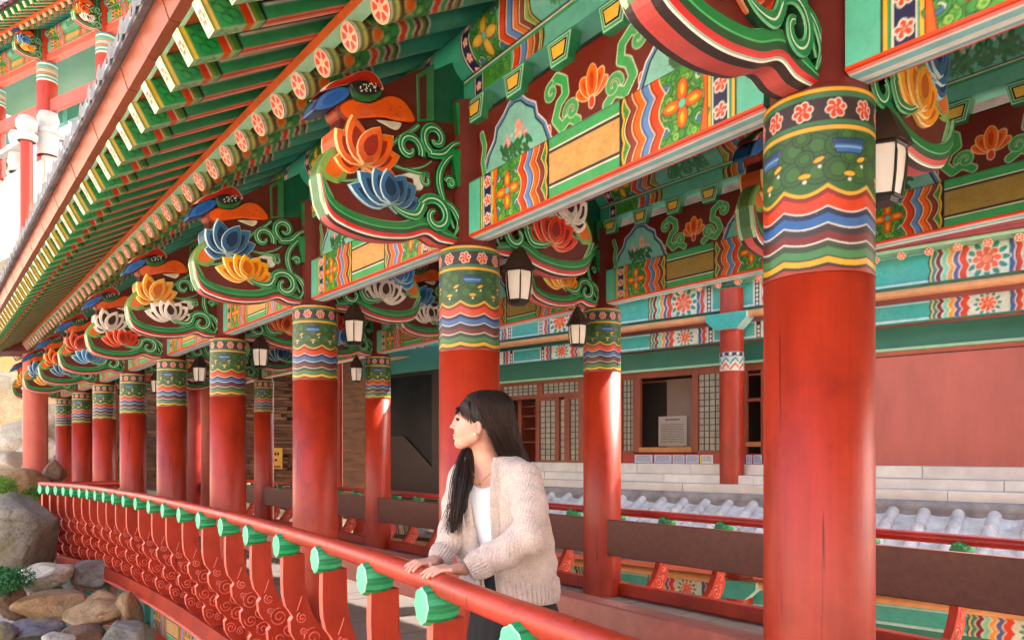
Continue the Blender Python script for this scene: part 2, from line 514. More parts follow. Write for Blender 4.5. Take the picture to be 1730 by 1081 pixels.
BEAM_L, BEAM_H = SP - 0.30, 0.31
def paint_beam(center=GOLD, seed=5):
    c = Cv(BEAM_L, BEAM_H, 0.0043, TEAL)
    L, H = BEAM_L, BEAM_H
    c.rect(0, 0, .115, H, S(96, 182, 158))
    c.rect(.115, 0, .123, H, BLACK); c.rect(.123, 0, .137, H, YELLOW); c.rect(.137, 0, .150, H, GREEN); c.rect(.15, 0, .155, H, WHITE)
    c.rect(.155, 0, .222, H, NAVY)
    for k in range(3): c.flower(.188, H * (k + .5) / 3, .029, 5, VERM, WHITE, PINK, .5, .005)
    c.rect(.222, 0, .227, H, WHITE); c.rect(.227, 0, .236, H, GREEN); c.rect(.236, 0, .246, H, YELLOW); c.rect(.246, 0, .251, H, BLACK)
    floral(c, .251, .50, 0, H, seed)
    c.poly([(.251, 0), (.251, H), (.285, H), (.262, H * .5), (.285, 0)], ORANGE, S(120, 40, 20), .005)
    x = c.bands(.465, [.055, .050, .050, .044, .030], [VERM, S(92, 132, 190), ORANGE, S(128, 52, 40), LEAF], .034, 2, 1, S(240, 214, 170), .0045, .5)
    c.bands(x, [.012, .008], [YELLOW, BLACK], .012, 3, 1, BLACK, .003, dark=False)
    xg = x + .030
    c.rect(xg, 0, L / 2 + .01, H, center)
    g = np.random.default_rng(seed + 7)
    for _ in range(160):                        # brushed writing-like streaks on the plain centre
        a, b = g.uniform(xg, L / 2), g.uniform(.08, H - .08)
        c.stroke([(a, b), (a + g.uniform(.006, .03), b + g.uniform(-.012, .02))], .004, tuple(q * g.uniform(.7, 1.12) for q in center))
    for y0, y1, k in ((0, .062, 1), (H - .062, H, -1)):
        c.rect(xg, y0, L / 2 + .01, y1, S(62, 152, 92))
    c.rect(xg, .056, L / 2 + .01, .064, WHITE); c.rect(xg, .064, L / 2 + .01, .078, BLACK)
    c.rect(xg, H - .064, L / 2 + .01, H - .056, WHITE); c.rect(xg, H - .078, L / 2 + .01, H - .064, BLACK)
    c.rect(xg - .008, 0, xg + .006, H, BLACK)
    c.mirror()
    c.rect(0, H - .006, L, H, BLACK)
    return c.surf('beam_painting', lambda U, V: (U + .15, 0 * U - .1015, V), M['paint'])

def paint_panel(seed=9):
    L, H = SP - 0.30, 0.40
    c = Cv(L, H, 0.0045, S(104, 34, 26))
    hl = L / 2
    GR, GE = S(70, 160, 92), S(190, 214, 180)
    # scrolls left and right of the middle lotus
    for sx in (-1, 1):
        m = lambda pts: [(hl + sx * a, b) for a, b in pts]
        c.stroke(m([(.10, .05), (.16, .09), (.22, .06), (.27, .12), (.24, .19), (.19, .22), (.20, .29), (.26, .33), (.32, .30)]),   .044, GR, GE, .006)
        c.spiral(hl + sx * .145, .12, .055, 1.1, 0 if sx > 0 else PI, .026, GR, GE, .004, sx)
        c.spiral(hl + sx * .30, .27, .05, 1.1, PI / 2, .026, GR, GE, .004, -sx)
        c.ell(hl + sx * .32, .08, .016, .028, 0, VERM, WHITE, .004)
        # teal cartouche with ogee outline
        x0, x1 = .36, .86
        og = [(x0 - .05, 0), (x0 + .01, .13), (x0 + .07, .19), (x0 + .085, .25), (x0 + .15, .29), (x0 + .20, .335), (x0 + .25, .345), (x0 + .30, .335), (x0 + .35, .29), (x0 + .415, .25), (x0 + .43, .19), (x0 + .49, .13), (x0 + .55, 0)]
        big = [((a - x0 - .25) * 1.10 + x0 + .25, b * 1.10 - .002) for a, b in og]
        c.poly(m(big), S(92, 132, 184), WHITE, .007)
        c.poly(m(og), S(126, 186, 176), BLACK, .011)
        xm = x0 + .25
        g = np.random.default_rng(seed)
        for _ in range(34):
            a, t = g.uniform(-.10, .10), g.uniform(.3, 2.8)
            l = g.uniform(.02, .05)
            c.ell(hl + sx * (xm + a * 1.2), .03 + g.uniform(0, .10), l, l * .3, t, S(int(g.uniform(30, 70)), int(g.uniform(84, 124)), 62))
        for a, b, r in ((-.03, .19, .046), (.06, .155, .034), (-.09, .15, .024)):
            for _ in range(16):
                t, q = g.uniform(0, 6.28), g.uniform(0, 1) * r
                c.ell(hl + sx * (xm + a) + q * math.cos(t), b + q * math.sin(t), r * .34, r * .26, t, S(int(g.uniform(206, 240)), int(g.uniform(110, 190)), int(g.uniform(120, 180))))
        # ends beside the pillar: curl on dark red
        c.stroke(m([(.90, .04), (.92, .12), (.90, .2), (.93, .28)]), .034, GR, GE, .005)
    # middle lotus
    for t, l, w in ((-1.15, .095, .028), (1.15, .095, .028), (-.62, .105, .033), (.62, .105, .033), (0, .12, .036)):
        x, y = hl + math.sin(t) * l * .62, .135 + math.cos(t) * l * .62
        c.ell(x, y, l * .62, w, PI / 2 - t, ORANGE, S(240, 200, 150), .005)
        c.ell(x, y, l * .36, w * .45, PI / 2 - t, S(190, 60, 24))
    c.ell(hl, .105, .02, .03, 0, VERM, WHITE, .004)
    c.stroke([(0, H - .004), (L, H - .004)], .012, BLACK)
    c.stroke([(0, .004), (L, .004)], .010, S(60, 150, 90))
    return c.surf('panel_painting', lambda U, V: (U + .15, 0 * U - .041, V), M['paint'])

PUR_R, JY = 0.17, 0.13
def paint_purlin(seed=15):
    L = SP - 0.004
    a0, a1 = R(244), R(112)
    arc = PUR_R * (a0 - a1)
    H = JY + arc
    c = Cv(L, H, 0.0052, S(104, 178, 158))
    x = .16
    c.rect(0, 0, x, H, S(70, 160, 132))
    c.rect(x, 0, x + .008, H, BLACK); c.rect(x + .008, 0, x + .016, H, WHITE); c.rect(x + .016, 0, x + .085, H, NAVY)
    for k in range(6): c.flower(x + .05, H * (k + .5) / 6, .024, 5, S(236, 210, 200), VERM, VERM, .4, .004)
    c.rect(x + .085, 0, x + .091, H, WHITE)
    x += .091
    floral(c, x, x + .27, .0, H, seed, S(214, 170, 60))
    zig = lambda amp: amp
    x2 = c.bands(x + .235, [.065, .06, .055, .046, .040], [VERM, S(92, 132, 190), S(216, 110, 50), S(128, 60, 40), S(120, 160, 60)], .060, 2, 1, S(240, 214, 170), .006, .25)
    c.bands(x2, [.012, .010], [YELLOW, BLACK], .03, 2, 1, BLACK, .004, .25, dark=False)
    g = np.random.default_rng(seed)
    for side in range(1):
        for _ in range(46):
            xx, yy = g.uniform(x2 + .12, L / 2), JY + .04 + abs(g.normal(0, .07))
            c.ell(xx, yy, g.uniform(.02, .055), g.uniform(.006, .014), g.uniform(.5, 2.6), S(int(g.uniform(40, 84)), int(g.uniform(100, 140)), int(g.uniform(70, 100))))
        for _ in range(7):
            xx, yy = g.uniform(x2 + .15, L / 2), JY + g.uniform(.12, .26)
            c.ell(xx, yy, .012, .035, g.uniform(-.5, .5), WHITE, S(120, 160, 140), .003)
    c.mirror()
    c.rect(0, JY - .030, L, JY - .008, S(60, 152, 92)); c.rect(0, JY - .008, L, JY, WHITE); c.rect(0, JY, L, JY + .010, BLACK)
    def fn(U, V):
        t = np.clip((V - JY) / PUR_R, 0, None)
        th = a0 - t
        y = np.where(V <= JY, -.0745, PUR_R * np.cos(th))
        z = np.where(V <= JY, V, JY + .153 + PUR_R * np.sin(th))
        return (U + .002, y, z)
    return c.surf('purlin_painting', fn, M['paint'])

CAPITAL, BEAMP, BEAMP2, PANELP, PURLP = paint_capital(), paint_beam(), paint_beam(S(150, 124, 66), 25), paint_panel(), paint_purlin()

# ---- repeated solid pieces --------------------------------------------------------------
def build_shaft(h_cap, head):
    b = MB()
    k = 40
    prof = [(.190, 0), (.190, .03), (.188, .05), (.1875, .08), (.187, .6), (.186, h_cap), (.176, h_cap + .001), (.176, h_cap + .618), (.186, h_cap + .621), (.176, h_cap + .635), (.165, h_cap + .65), (.165, head)]
    P = np.array([[(r * math.cos(2 * PI * j / k), r * math.sin(2 * PI * j / k), z) for j in range(k)] for r, z in prof])
    b.grid(P[:2], mi=0, close=True); b.grid(P[1:4], mi=0, close=True); b.grid(P[3:9], mi=0, close=True); b.grid(P[8:], mi=2, close=True)
    return b.me('shaft', [M['red'], M['stone_white'], M['dred']], smooth=True)

def build_beam_core():
    b = MB()
    L0, L1 = .15, SP - .15
    b.box(L0, L1, -.1, .05, .0, BEAM_H, TEAL, cols=[TEAL, TEAL, TEAL, TEAL, TEAL, TEAL])
    ys = [-.1035, -.094, -.080, -.070, -.040, -.024, -.008, .018, .028, .040, .050]
    cs = [VERM, PINK, WHITE, S(130, 190, 196), WHITE, S(224, 236, 232), S(130, 190, 196), WHITE, PINK, VERM]
    zc = lambda y: -.004 - .014 * math.cos(PI * (y + .026) / .165)
    for i in range(10):                                   # the striped underside, a moulding with a rounded middle
        z0, z1 = zc(ys[i]), zc(ys[i + 1])
        b.poly([(L0, ys[i], z0), (L0, ys[i + 1], z1), (L1, ys[i + 1], z1), (L1, ys[i], z0)], cs[i])
    b.poly([(L0, -.1035, zc(-.1035)), (L1, -.1035, zc(-.1035)), (L1, -.1035, .006), (L0, -.1035, .006)], VERM)
    b.poly([(L0, -.1035, .006), (L1, -.1035, .006), (L1, -.100, .006), (L0, -.100, .006)], VERM)
    return b.me('beam', [M['paint']], painted=True)

def build_soro():
    b = MB()
    def trap(w0, w1, z0, z1): return [(-w0, z0), (w0, z0), (w1, z1), (-w1, z1)]
    G_ = S(70, 166, 112)
    b.prism(trap(.066, .098, 0, .135), -.085, -.02, G_, S(58, 140, 96), plane='xz')
    for k, (ins, col) in enumerate(((.004, S(206, 226, 206)), (.009, G_), (.022, S(206, 226, 206)), (.026, BLACK), (.036, S(240, 190, 84)))):
        y = -.0865 - .0015 * k
        p = trap(.066 - ins * .75, .098 - ins * 1.2, ins, .135 - ins)
        b.poly([(a, y, z) for a, z in p], col)
    return b.me('bearing_block', [M['paint']], painted=True)

def build_purlin_core():
    b = MB()
    k = 18
    b.box(0, SP, -.072, .072, 0, JY + .03, TEAL)
    P = np.array([[(x, (PUR_R - .003) * math.cos(2 * PI * j / k), JY + .153 + (PUR_R - .003) * math.sin(2 * PI * j / k)) for j in range(k)] for x in (0, SP)])
    b.grid(P, TEAL, close=True)
    b.poly([tuple(p) for p in P[0]][::-1], TEAL); b.poly([tuple(p) for p in P[1]], TEAL)
    return b.me('purlin', [M['teal']])

SHAFT_F, SHAFT_B = build_shaft(2.01, 3.5), build_shaft(2.01 + BACK_UP, 3.6)
BEAMC, SORO, PURLC = build_beam_core(), build_soro(), build_purlin_core()
panel_board = MB(); panel_board.box(.10, SP - .10, -.040, .04, 0, .40); PANELC = panel_board.me('infill_board', [M['dred']])

# ---- carved bracket, traced in its own upright plane (v = metres out from the pillar, z = height above the floor) ----
def BV(zx, zy):
    px, py = 380 + zx / 2.573, zy / 2.573
    t = (px - CX) / FPX
    v = (-.262 - 4.55 * t) / (.778 - .628 * t)
    Zd = 4.55 - .628 * v
    return (-v, CAMZ + (HOR - py) / FPX * Zd)            # (-y is outwards)

def puff(b, pts, x0, x1, rim, body, dark=None, centre=None, grad=None):
    """a domed carved piece through the board: outline at depth x0 rising to x1, with painted rim, body and darker heart"""
    p = np.asarray(pts, float)
    c = p.mean(0) if centre is None else np.asarray(centre)
    n = len(p)
    prof = [(.48, .97, dark or body), (.55, 1.0, body), (.90, .85, rim), (.99, .55, rim), (1.0, .0, rim)]
    rows = [(1, *q) for q in prof] + [(-1, *q) for q in prof[::-1]]
    i0 = len(b.v)
    for sg, s_, d, _ in rows:
        b.v += [(sg * (x0 + (x1 - x0) * d), *q) for q in (c + (p - c) * s_)]
    for k in range(len(rows) - 1):
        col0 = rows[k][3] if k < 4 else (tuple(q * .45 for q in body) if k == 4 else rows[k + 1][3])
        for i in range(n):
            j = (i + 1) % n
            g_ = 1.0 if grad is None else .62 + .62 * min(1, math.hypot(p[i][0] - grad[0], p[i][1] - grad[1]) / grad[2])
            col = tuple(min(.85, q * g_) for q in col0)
            b.f.append((i0 + k * n + i, i0 + (k + 1) * n + i, i0 + (k + 1) * n + j, i0 + k * n + j)); b.c.append(col); b.m.append(0)
    b.f.append(tuple(i0 + i for i in range(n))); b.c.append(dark or body); b.m.append(0)
    b.f.append(tuple(i0 + (len(rows) - 1) * n + i for i in range(n))[::-1]); b.c.append(dark or body); b.m.append(0)

def petal_pts(base, ang, length, width, n=7, bend=0.0):
    """pointed petal in (y, z); ang from straight up, positive to +y"""
    out = []
    for side in (1, -1):
        ts = np.linspace(0, 1, n)
        for t in (ts if side > 0 else ts[::-1][1:-1]):
            w = width * .5 * (math.sin(PI * t ** .8) ** .75) * side if 0 < t < 1 else 0
            a = ang + bend * t
            out.append((base[0] + math.sin(a) * length * t + math.cos(a) * w, base[1] + math.cos(a) * length * t - math.sin(a) * w))
    return out

LOTUS = {'red': (S(206, 52, 26), S(130, 24, 18), S(236, 150, 110)), 'orange': (S(232, 96, 34), S(150, 36, 20), S(244, 180, 120)),
         'blue': (S(52, 96, 140), S(24, 48, 84), S(170, 200, 210)), 'yellow': (S(238, 150, 34), S(190, 92, 20), S(250, 214, 140)),
         'white': (S(216, 204, 198), S(60, 30, 30), S(238, 232, 224)), 'sky': (S(70, 134, 190), S(36, 84, 140), S(196, 216, 226))}

def build_lotus(kind, shape):
    b = MB()
    body, dark, rim = LOTUS[kind]
    if shape == 'low':
        base = BV(680, 912)
        w = abs(BV(810, 850)[0] - BV(510, 850)[0]); h = BV(670, 768)[1] - base[1]
        specs = [(-1.18, .58 * w, .30 * w, 0), (1.18, .56 * w, .30 * w, 0), (-.78, .56 * w, .34 * w, 1), (.74, .54 * w, .34 * w, 1), (-.36, .50 * w, .32 * w, 2), (.36, .50 * w, .32 * w, 2), (0, .46 * w, .30 * w, 3)]
    else:
        base = BV(560, 745)
        base = (base[0], base[1])
        w = abs(BV(720, 650)[0] - BV(460, 650)[0])
        specs = [(-1.35, .42 * w, .34 * w, 0), (1.45, .62 * w, .32 * w, 0), (-.6, .62 * w, .42 * w, 1), (1.0, .74 * w, .40 * w, 1), (-.1, .74 * w, .42 * w, 2), (.62, .80 * w, .42 * w, 2), (.3, .72 * w, .40 * w, 3)]
    for a, l, wd, k in specs:
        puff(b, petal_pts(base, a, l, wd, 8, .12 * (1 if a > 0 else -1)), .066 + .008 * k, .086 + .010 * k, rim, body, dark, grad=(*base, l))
    return b.me('lotus_carving', [M['paint']], painted=True)

def ribbon(b, pts, width, x0, x1, cols, taper=None):
    """carved band along a curve in (y, z), running through the board; colour strips across"""
    p = np.asarray(pts, float)
    d = np.gradient(p, axis=0); d /= np.linalg.norm(d, axis=1, keepdims=True) + 1e-9
    nrm = np.stack([-d[:, 1], d[:, 0]], 1)
    fr = np.array([-.5, -.46, -.36, -.06, .06, .36, .46, .5])
    dep = np.array([0, .75, 1, .88, .88, 1, .75, 0])
    wd = width * 1.25 if taper is None else width * 1.25 * np.interp(np.linspace(0, 1, len(p)), *taper)
    wd = np.broadcast_to(wd, (len(p),))
    G = np.zeros((len(p), 16, 3))
    for q, (k, sg) in enumerate([(k, 1) for k in range(8)] + [(k, -1) for k in range(7, -1, -1)]):
        w = p + nrm * (fr[k] * wd)[:, None]
        G[:, q, 0] = sg * (x0 + (x1 - x0) * dep[k]); G[:, q, 1] = w[:, 0]; G[:, q, 2] = w[:, 1]
    b.grid(G, cols=list(cols) + [cols[0]] + list(cols)[::-1] + [cols[0]], close=True, flip=True)

GS = [S(20, 62, 38), S(112, 180, 132), S(34, 122, 72), S(206, 224, 200), S(34, 122, 72), S(84, 164, 110), S(20, 62, 38)]
def spiral_pts(c, r, turns, rot, sgn=1, tail=(), inner=.18, n=30):
    return list(tail) + [(c[0] + r * (1 - (1 - inner) * t) * math.cos(rot + sgn * 2 * PI * turns * t), c[1] + r * (1 - (1 - inner) * t) * math.sin(rot + sgn * 2 * PI * turns * t)) for t in np.linspace(0, 1, n)]

def smooth_curve(pts, n=40):
    p = np.asarray(pts, float)
    q = [p[0]] + list(p) + [p[-1]]
    out = []
    for i in range(1, len(q) - 2):
        for t in np.linspace(0, 1, max(2, n // (len(p) - 1)), endpoint=False):
            a, b_, c, d = q[i - 1], q[i], q[i + 1], q[i + 2]
            out.append(.5 * ((2 * b_) + (-a + c) * t + (2 * a - 5 * b_ + 4 * c - d) * t * t + (-a + 3 * b_ - 3 * c + d) * t ** 3))
    out.append(p[-1])
    return [tuple(o) for o in out]

def smooth_closed(pts, m=4):
    p = np.asarray(pts, float); n = len(p); out = []
    for i in range(n):
        a, b_, c, d = p[i - 1], p[i], p[(i + 1) % n], p[(i + 2) % n]
        for t in np.linspace(0, 1, m, endpoint=False):
            out.append(tuple(.5 * ((2 * b_) + (-a + c) * t + (2 * a - 5 * b_ + 4 * c - d) * t * t + (-a + 3 * b_ - 3 * c + d) * t ** 3)))
    return out

def build_bracket_board():
    b = MB()
    out = [BV(*q) for q in [(1085, 1046), (965, 1052), (900, 1036), (770, 1020), (650, 1010), (540, 975), (455, 905), (410, 820), (470, 700), (470, 600), (480, 520), (520, 430), (640, 400), (800, 330), (880, 300), (880, 545), (1090, 560)]]
    b.prism(out, -.060, .060, S(94, 32, 28), S(70, 26, 22))
    # dark green backing between bird head and purlin
    g = [BV(*q) for q in [(868, 330), (1078, 240), (1078, 560), (868, 545)]]
    b.prism(g, -.050, .050, S(26, 92, 66), S(20, 70, 50))
    fr = [BV(*q) for q in [(808, 345), (880, 300), (880, 545), (812, 548)]]
    b.prism(fr, -.072, .072, S(52, 120, 72), S(60, 140, 84))
    inn = [BV(*q) for q in [(816, 362), (846, 346), (846, 536), (820, 538)]]
    b.prism(inn, -.076, .076, S(84, 34, 26), S(84, 34, 26))
    return b.me('bracket', [M['paint']], painted=True)

def build_tongue():
    b = MB()
    top = np.array(smooth_curve([BV(*q) for q in [(392, 775), (425, 850), (500, 915), (610, 958), (730, 975), (830, 955), (905, 985), (965, 1030)]], 48))
    bot = np.array(smooth_curve([BV(*q) for q in [(388, 772), (425, 935), (510, 1002), (640, 1043), (770, 1048), (850, 1030), (910, 1062), (990, 1074)]], 48))
    n = min(len(top), len(bot)); top, bot = top[:n], bot[:n]
    fr = [0, .07, .14, .42, .48, .72, .82, .9, .95, 1.0]
    cols = [S(176, 206, 170), S(40, 130, 70), S(36, 118, 62), S(70, 160, 96), S(24, 70, 42), S(190, 30, 34), S(204, 44, 44), S(150, 176, 160), S(236, 230, 222)]
    dep = [.068, .080, .084, .084, .082, .078, .074, .070, .066, .062]
    G = np.zeros((n, 2 * len(fr) + 2, 3))
    seqn = [(k, 1) for k in range(len(fr))] + [(-1, .5), (-1, -.5)] + [(k, -1) for k in range(len(fr) - 1, -1, -1)]
    for q, (k, sg) in enumerate(seqn):
        w = bot if k < 0 else top * (1 - fr[k]) + bot * fr[k]
        G[:, q, 0] = (.062 if k < 0 else dep[k]) * sg; G[:, q, 1] = w[:, 0]; G[:, q, 2] = w[:, 1] - (.006 if k < 0 else 0)
    b.grid(G, cols=cols + [S(60, 50, 50), S(206, 96, 92), S(60, 50, 50)] + cols[::-1] + [S(52, 140, 80)], close=True, flip=True)
    # mint nose of the tongue
    nose = [BV(*q) for q in [(384, 768), (408, 772), (470, 905), (460, 975), (425, 940), (400, 880)]]
    puff(b, nose, .040, .068, S(172, 204, 160), S(112, 172, 116), S(74, 140, 92))
    return b.me('curled_tongue', [M['paint']], painted=True)

def build_scroll(which):
    b = MB()
    if which == 0:
        c = BV(880, 955); r = abs(BV(880, 875)[1] - c[1])
        ribbon(b, smooth_curve([BV(690, 905), BV(740, 940), BV(800, 950), BV(830, 900)], 16) + spiral_pts(c, r, 1.12, R(150), -1, (), .22), .050, .074, .098, GS, ((0, .2, .7, 1), (.3, 1, 1, .5)))
        ribbon(b, smooth_curve([BV(915, 890), BV(960, 925), BV(985, 985), BV(962, 1040)], 16), .045, .072, .090, GS, ((0, .5, 1), (.6, 1, .2)))
    elif which == 1:
        c1 = BV(768, 665); r1 = abs(BV(768, 600)[1] - c1[1])
        c2 = BV(880, 625); r2 = abs(BV(880, 560)[1] - c2[1])
        ribbon(b, spiral_pts(c1, r1, 1.05, R(-20), 1, (), .22), .040, .074, .094, GS, ((0, .7, 1), (1, 1, .5)))
        ribbon(b, smooth_curve([BV(1010, 640), BV(960, 650), BV(915, 690), BV(860, 690)], 16) + spiral_pts(c2, r2, 1.10, R(-110), -1, (), .22), .044, .074, .094, GS, ((0, .2, .7, 1), (.2, 1, 1, .5)))
        ribbon(b, smooth_curve([BV(690, 650), BV(730, 620), BV(780, 590), BV(812, 565)], 12), .022, .07, .084, GS)
    elif which == 3:
        ribbon(b, smooth_curve([BV(470, 800), BV(540, 800), BV(600, 780), BV(690, 735), BV(760, 752), BV(830, 742), BV(872, 716)], 36), .024, .058, .072, GS, ((0, .4, 1), (.5, 1, .3)))
        ribbon(b, spiral_pts(BV(846, 800), abs(BV(846, 770)[1] - BV(846, 800)[1]), 1.05, R(60), 1, [BV(760, 752), BV(800, 765)], .25), .022, .060, .076, GS)
    else:
        ribbon(b, smooth_curve([BV(960, 1010), BV(905, 850), BV(900, 770), BV(930, 715), BV(960, 690)], 20) , .040, .074, .092, GS, ((0, .3, 1), (.3, 1, .7)))
        c = BV(945, 815); r = abs(BV(945, 790)[1] - c[1])
        ribbon(b, spiral_pts(c, r, 1.1, R(180), -1), .026, .074, .094, GS)
    return b.me('scroll_carving', [M['paint']], painted=True)

def frame_poly(b, quad, hole, x0, x1, col, fill):
    for sg in (1, -1):
        n = len(quad)
        for i in range(n):
            j = (i + 1) % n
            for A, B_, xa, xb, cc in ((quad, quad, x0, x1, S(30, 90, 50)), (quad, hole, x1, x1, col), (hole, hole, x1, x0 + .004, S(24, 60, 40))):
                f = [(sg * xa, *A[i]), (sg * xa, *A[j]), (sg * xb, *B_[j]), (sg * xb, *B_[i])]
                b.poly(f if sg > 0 else f[::-1], cc)
        f = [(sg * (x0 + .004), *p) for p in hole]
        b.poly(f if sg > 0 else f[::-1], fill)

def build_frames():
    b = MB()
    q = [BV(*p) for p in [(948, 672), (1100, 668), (1092, 812), (970, 830)]]
    h = [BV(*p) for p in [(1012, 702), (1092, 700), (1086, 770), (1024, 772)]]
    frame_poly(b, q, h, .060, .096, S(44, 140, 78), S(170, 96, 40))
    q = [BV(*p) for p in [(966, 470), (1085, 470), (1085, 596), (975, 610)]]
    h = [BV(*p) for p in [(1010, 492), (1078, 492), (1078, 570), (1018, 575)]]
    frame_poly(b, q, h, .054, .092, S(44, 140, 78), S(16, 60, 42))
    return b.me('bracket_frame', [M['paint']], painted=True)

def build_bird():
    b = MB()
    P = lambda L: smooth_closed([BV(*q) for q in L])
    puff(b, P([(455, 490), (520, 450), (600, 470), (690, 435), (760, 460), (812, 548), (740, 552), (660, 535), (560, 540), (500, 545)]), .052, .080, S(120, 44, 24), S(222, 96, 44), S(212, 86, 40))
    puff(b, P([(360, 503), (372, 462), (410, 425), (470, 400), (520, 405), (515, 440), (460, 480), (410, 500)]), .050, .078, S(30, 50, 96), S(62, 112, 186), S(52, 96, 176))
    puff(b, P([(392, 420), (430, 385), (500, 362), (545, 340), (590, 333), (630, 352), (662, 410), (630, 412), (570, 384), (520, 388), (460, 402)]), .062, .092, S(236, 200, 190), S(178, 44, 30), S(160, 38, 26))
    puff(b, P([(508, 390), (560, 378), (640, 412), (650, 440), (610, 470), (560, 470), (525, 450)]), .070, .094, S(20, 50, 28), S(44, 100, 52), S(40, 90, 48))
    puff(b, P([(508, 390), (560, 378), (600, 390), (642, 412), (620, 436), (570, 442), (530, 425)]), .082, .104, BLACK, S(30, 28, 30), S(24, 22, 24))
    g = np.random.default_rng(4)
    for _ in range(26):
        c = BV(g.uniform(535, 618), g.uniform(394, 430))
        for sg in (1, -1):
            b.poly([(sg * .1055, c[0] + .005 * math.cos(t), c[1] + .005 * math.sin(t)) for t in (0, 1.6 * sg, 3.2 * sg, 4.8 * sg)], WHITE)
    for q in ((690, 500), (730, 490), (715, 520)):
        c = BV(*q)
        for sg in (1, -1):
            b.poly([(sg * .081, c[0] + .008 * math.cos(t), c[1] + .004 * math.sin(t)) for t in (0, 1.6 * sg, 3.2 * sg, 4.8 * sg)], S(60, 20, 14))
    puff(b, P([(628, 540), (690, 545), (745, 555), (720, 588), (660, 560)]), .055, .072, S(60, 40, 30), S(220, 210, 190), S(200, 190, 170))
    return b.me('bird_head_carving', [M['paint']], painted=True)

def build_leaf_back(k):
    b = MB()
    P = lambda L: smooth_closed([BV(*q) for q in L])
    if k == 0: puff(b, P([(455, 655), (505, 560), (560, 545), (560, 620), (520, 660)]), .046, .070, S(150, 190, 140), S(44, 110, 56), S(36, 92, 48))
    elif k == 1: puff(b, P([(385, 765), (405, 700), (455, 650), (500, 700), (520, 770), (480, 820), (415, 800)]), .036, .064, S(110, 150, 84), S(128, 160, 80), S(216, 110, 60))
    else: puff(b, P([(740, 772), (838, 760), (835, 838), (795, 840), (790, 790)]), .056, .070, S(120, 110, 100), S(222, 216, 206), S(210, 204, 196))
    return b.me('leaf_carving', [M['paint']], painted=True)

BR = dict(board=build_bracket_board(), tongue=build_tongue(), scrolls=[build_scroll(i) for i in range(4)], frames=build_frames(), bird=build_bird(), leaf=[build_leaf_back(k) for k in range(3)])
LOT = {}
def lotus_mesh(kind, shape):
    if (kind, shape) not in LOT: LOT[(kind, shape)] = build_lotus(kind, shape)
    return LOT[(kind, shape)]

def bracket(parent, x, y, dz, up, low, turn=0.0, scale=None):
    o = add('carved_bracket', BR['board'], parent, (x, y, dz), (0, 0, turn), scale)
    add('curled_tongue', BR['tongue'], o)
    add('lotus_carving', lotus_mesh(low, 'low'), o)
    add('lotus_carving', lotus_mesh(up, 'up'), o)
    for m_ in BR['scrolls']: add('scroll_carving', m_, o)
    add('bracket_frame', BR['frames'], o)
    add('bird_head_carving', BR['bird'], o)
    for m_ in BR['leaf']: add('leaf_carving', m_, o)
    return o

# ---- columns, bays, brackets ------------------------------------------------------------
def column(parent, x, y, shaft, zcap):
    o = add('column', shaft, parent, (x, y, 0))
    add('painted_capital', CAPITAL, o, (0, 0, zcap), (0, 0, R(38)))
    return o
for x, y in FRONT: column(walk, x, y, SHAFT_F, 2.012)
for x, y in BACK: column(walk, x, y, SHAFT_B, 2.012 + BACK_UP)

def bay(parent, p, q, dz, beamp):
    a = math.atan2(q[1] - p[1], q[0] - p[0]); L = math.hypot(q[0] - p[0], q[1] - p[1])
    sc = (L / SP, 1, 1)
    def put(name, me, z, par=None):
        return add(name, me, parent, (p[0], p[1], z + dz), (0, 0, a), sc)
    o = put('beam', BEAMC, 2.685); add('beam_painting', beamp, o)
    o = put('infill_board', PANELC, 2.997); add('panel_painting', PANELP, o)
    o = put('purlin', PURLC, 3.505); add('purlin_painting', PURLP, o)
    for k in range(6):
        t = (k + .5) / 6 * L
        add('bearing_block', SORO, parent, (p[0] + math.cos(a) * t, p[1] + math.sin(a) * t, 3.353 + dz), (0, 0, a))
for i in range(len(FRONT) - 1): bay(walk, FRONT[i], FRONT[i + 1], 0, BEAMP)
for i in range(len(BACK) - 1): bay(walk, BACK[i], BACK[i + 1], BACK_UP, BEAMP2)

seq = ['orange', 'blue', 'yellow', 'white', 'red', 'sky', 'yellow', 'orange', 'white', 'blue']
for i, (x, y) in enumerate(reversed(FRONT)):            # nearest first; i = 0 and 1 are at the near end
    if i < 3: continue
    i -= 3
    k = (i - 2) % 5
    up, low = [('orange', 'blue'), ('blue', 'yellow'), ('yellow', 'white'), ('white', 'red'), ('red', 'sky')][k]
    if i == 1: up, low = 'white', 'red'
    if i == 8: up, low = 'sky', 'yellow'
    bracket(walk, x, y, 0, up, low)
    bracket(walk, x, y, 0, ['white', 'sky', 'red', 'yellow', 'blue'][k], ['red', 'white', 'orange', 'blue', 'yellow'][k], PI)
for i, (x, y) in enumerate(reversed(BACK)):
    if i < 3: continue
    i -= 3
    k = (i - 2) % 4
    up, low = [('blue', 'yellow'), ('sky', 'white'), ('red', 'sky'), ('orange', 'blue')][k]
    if i == 1: up, low = 'orange', 'blue'
    bracket(walk, x, y, BACK_UP, up, low)

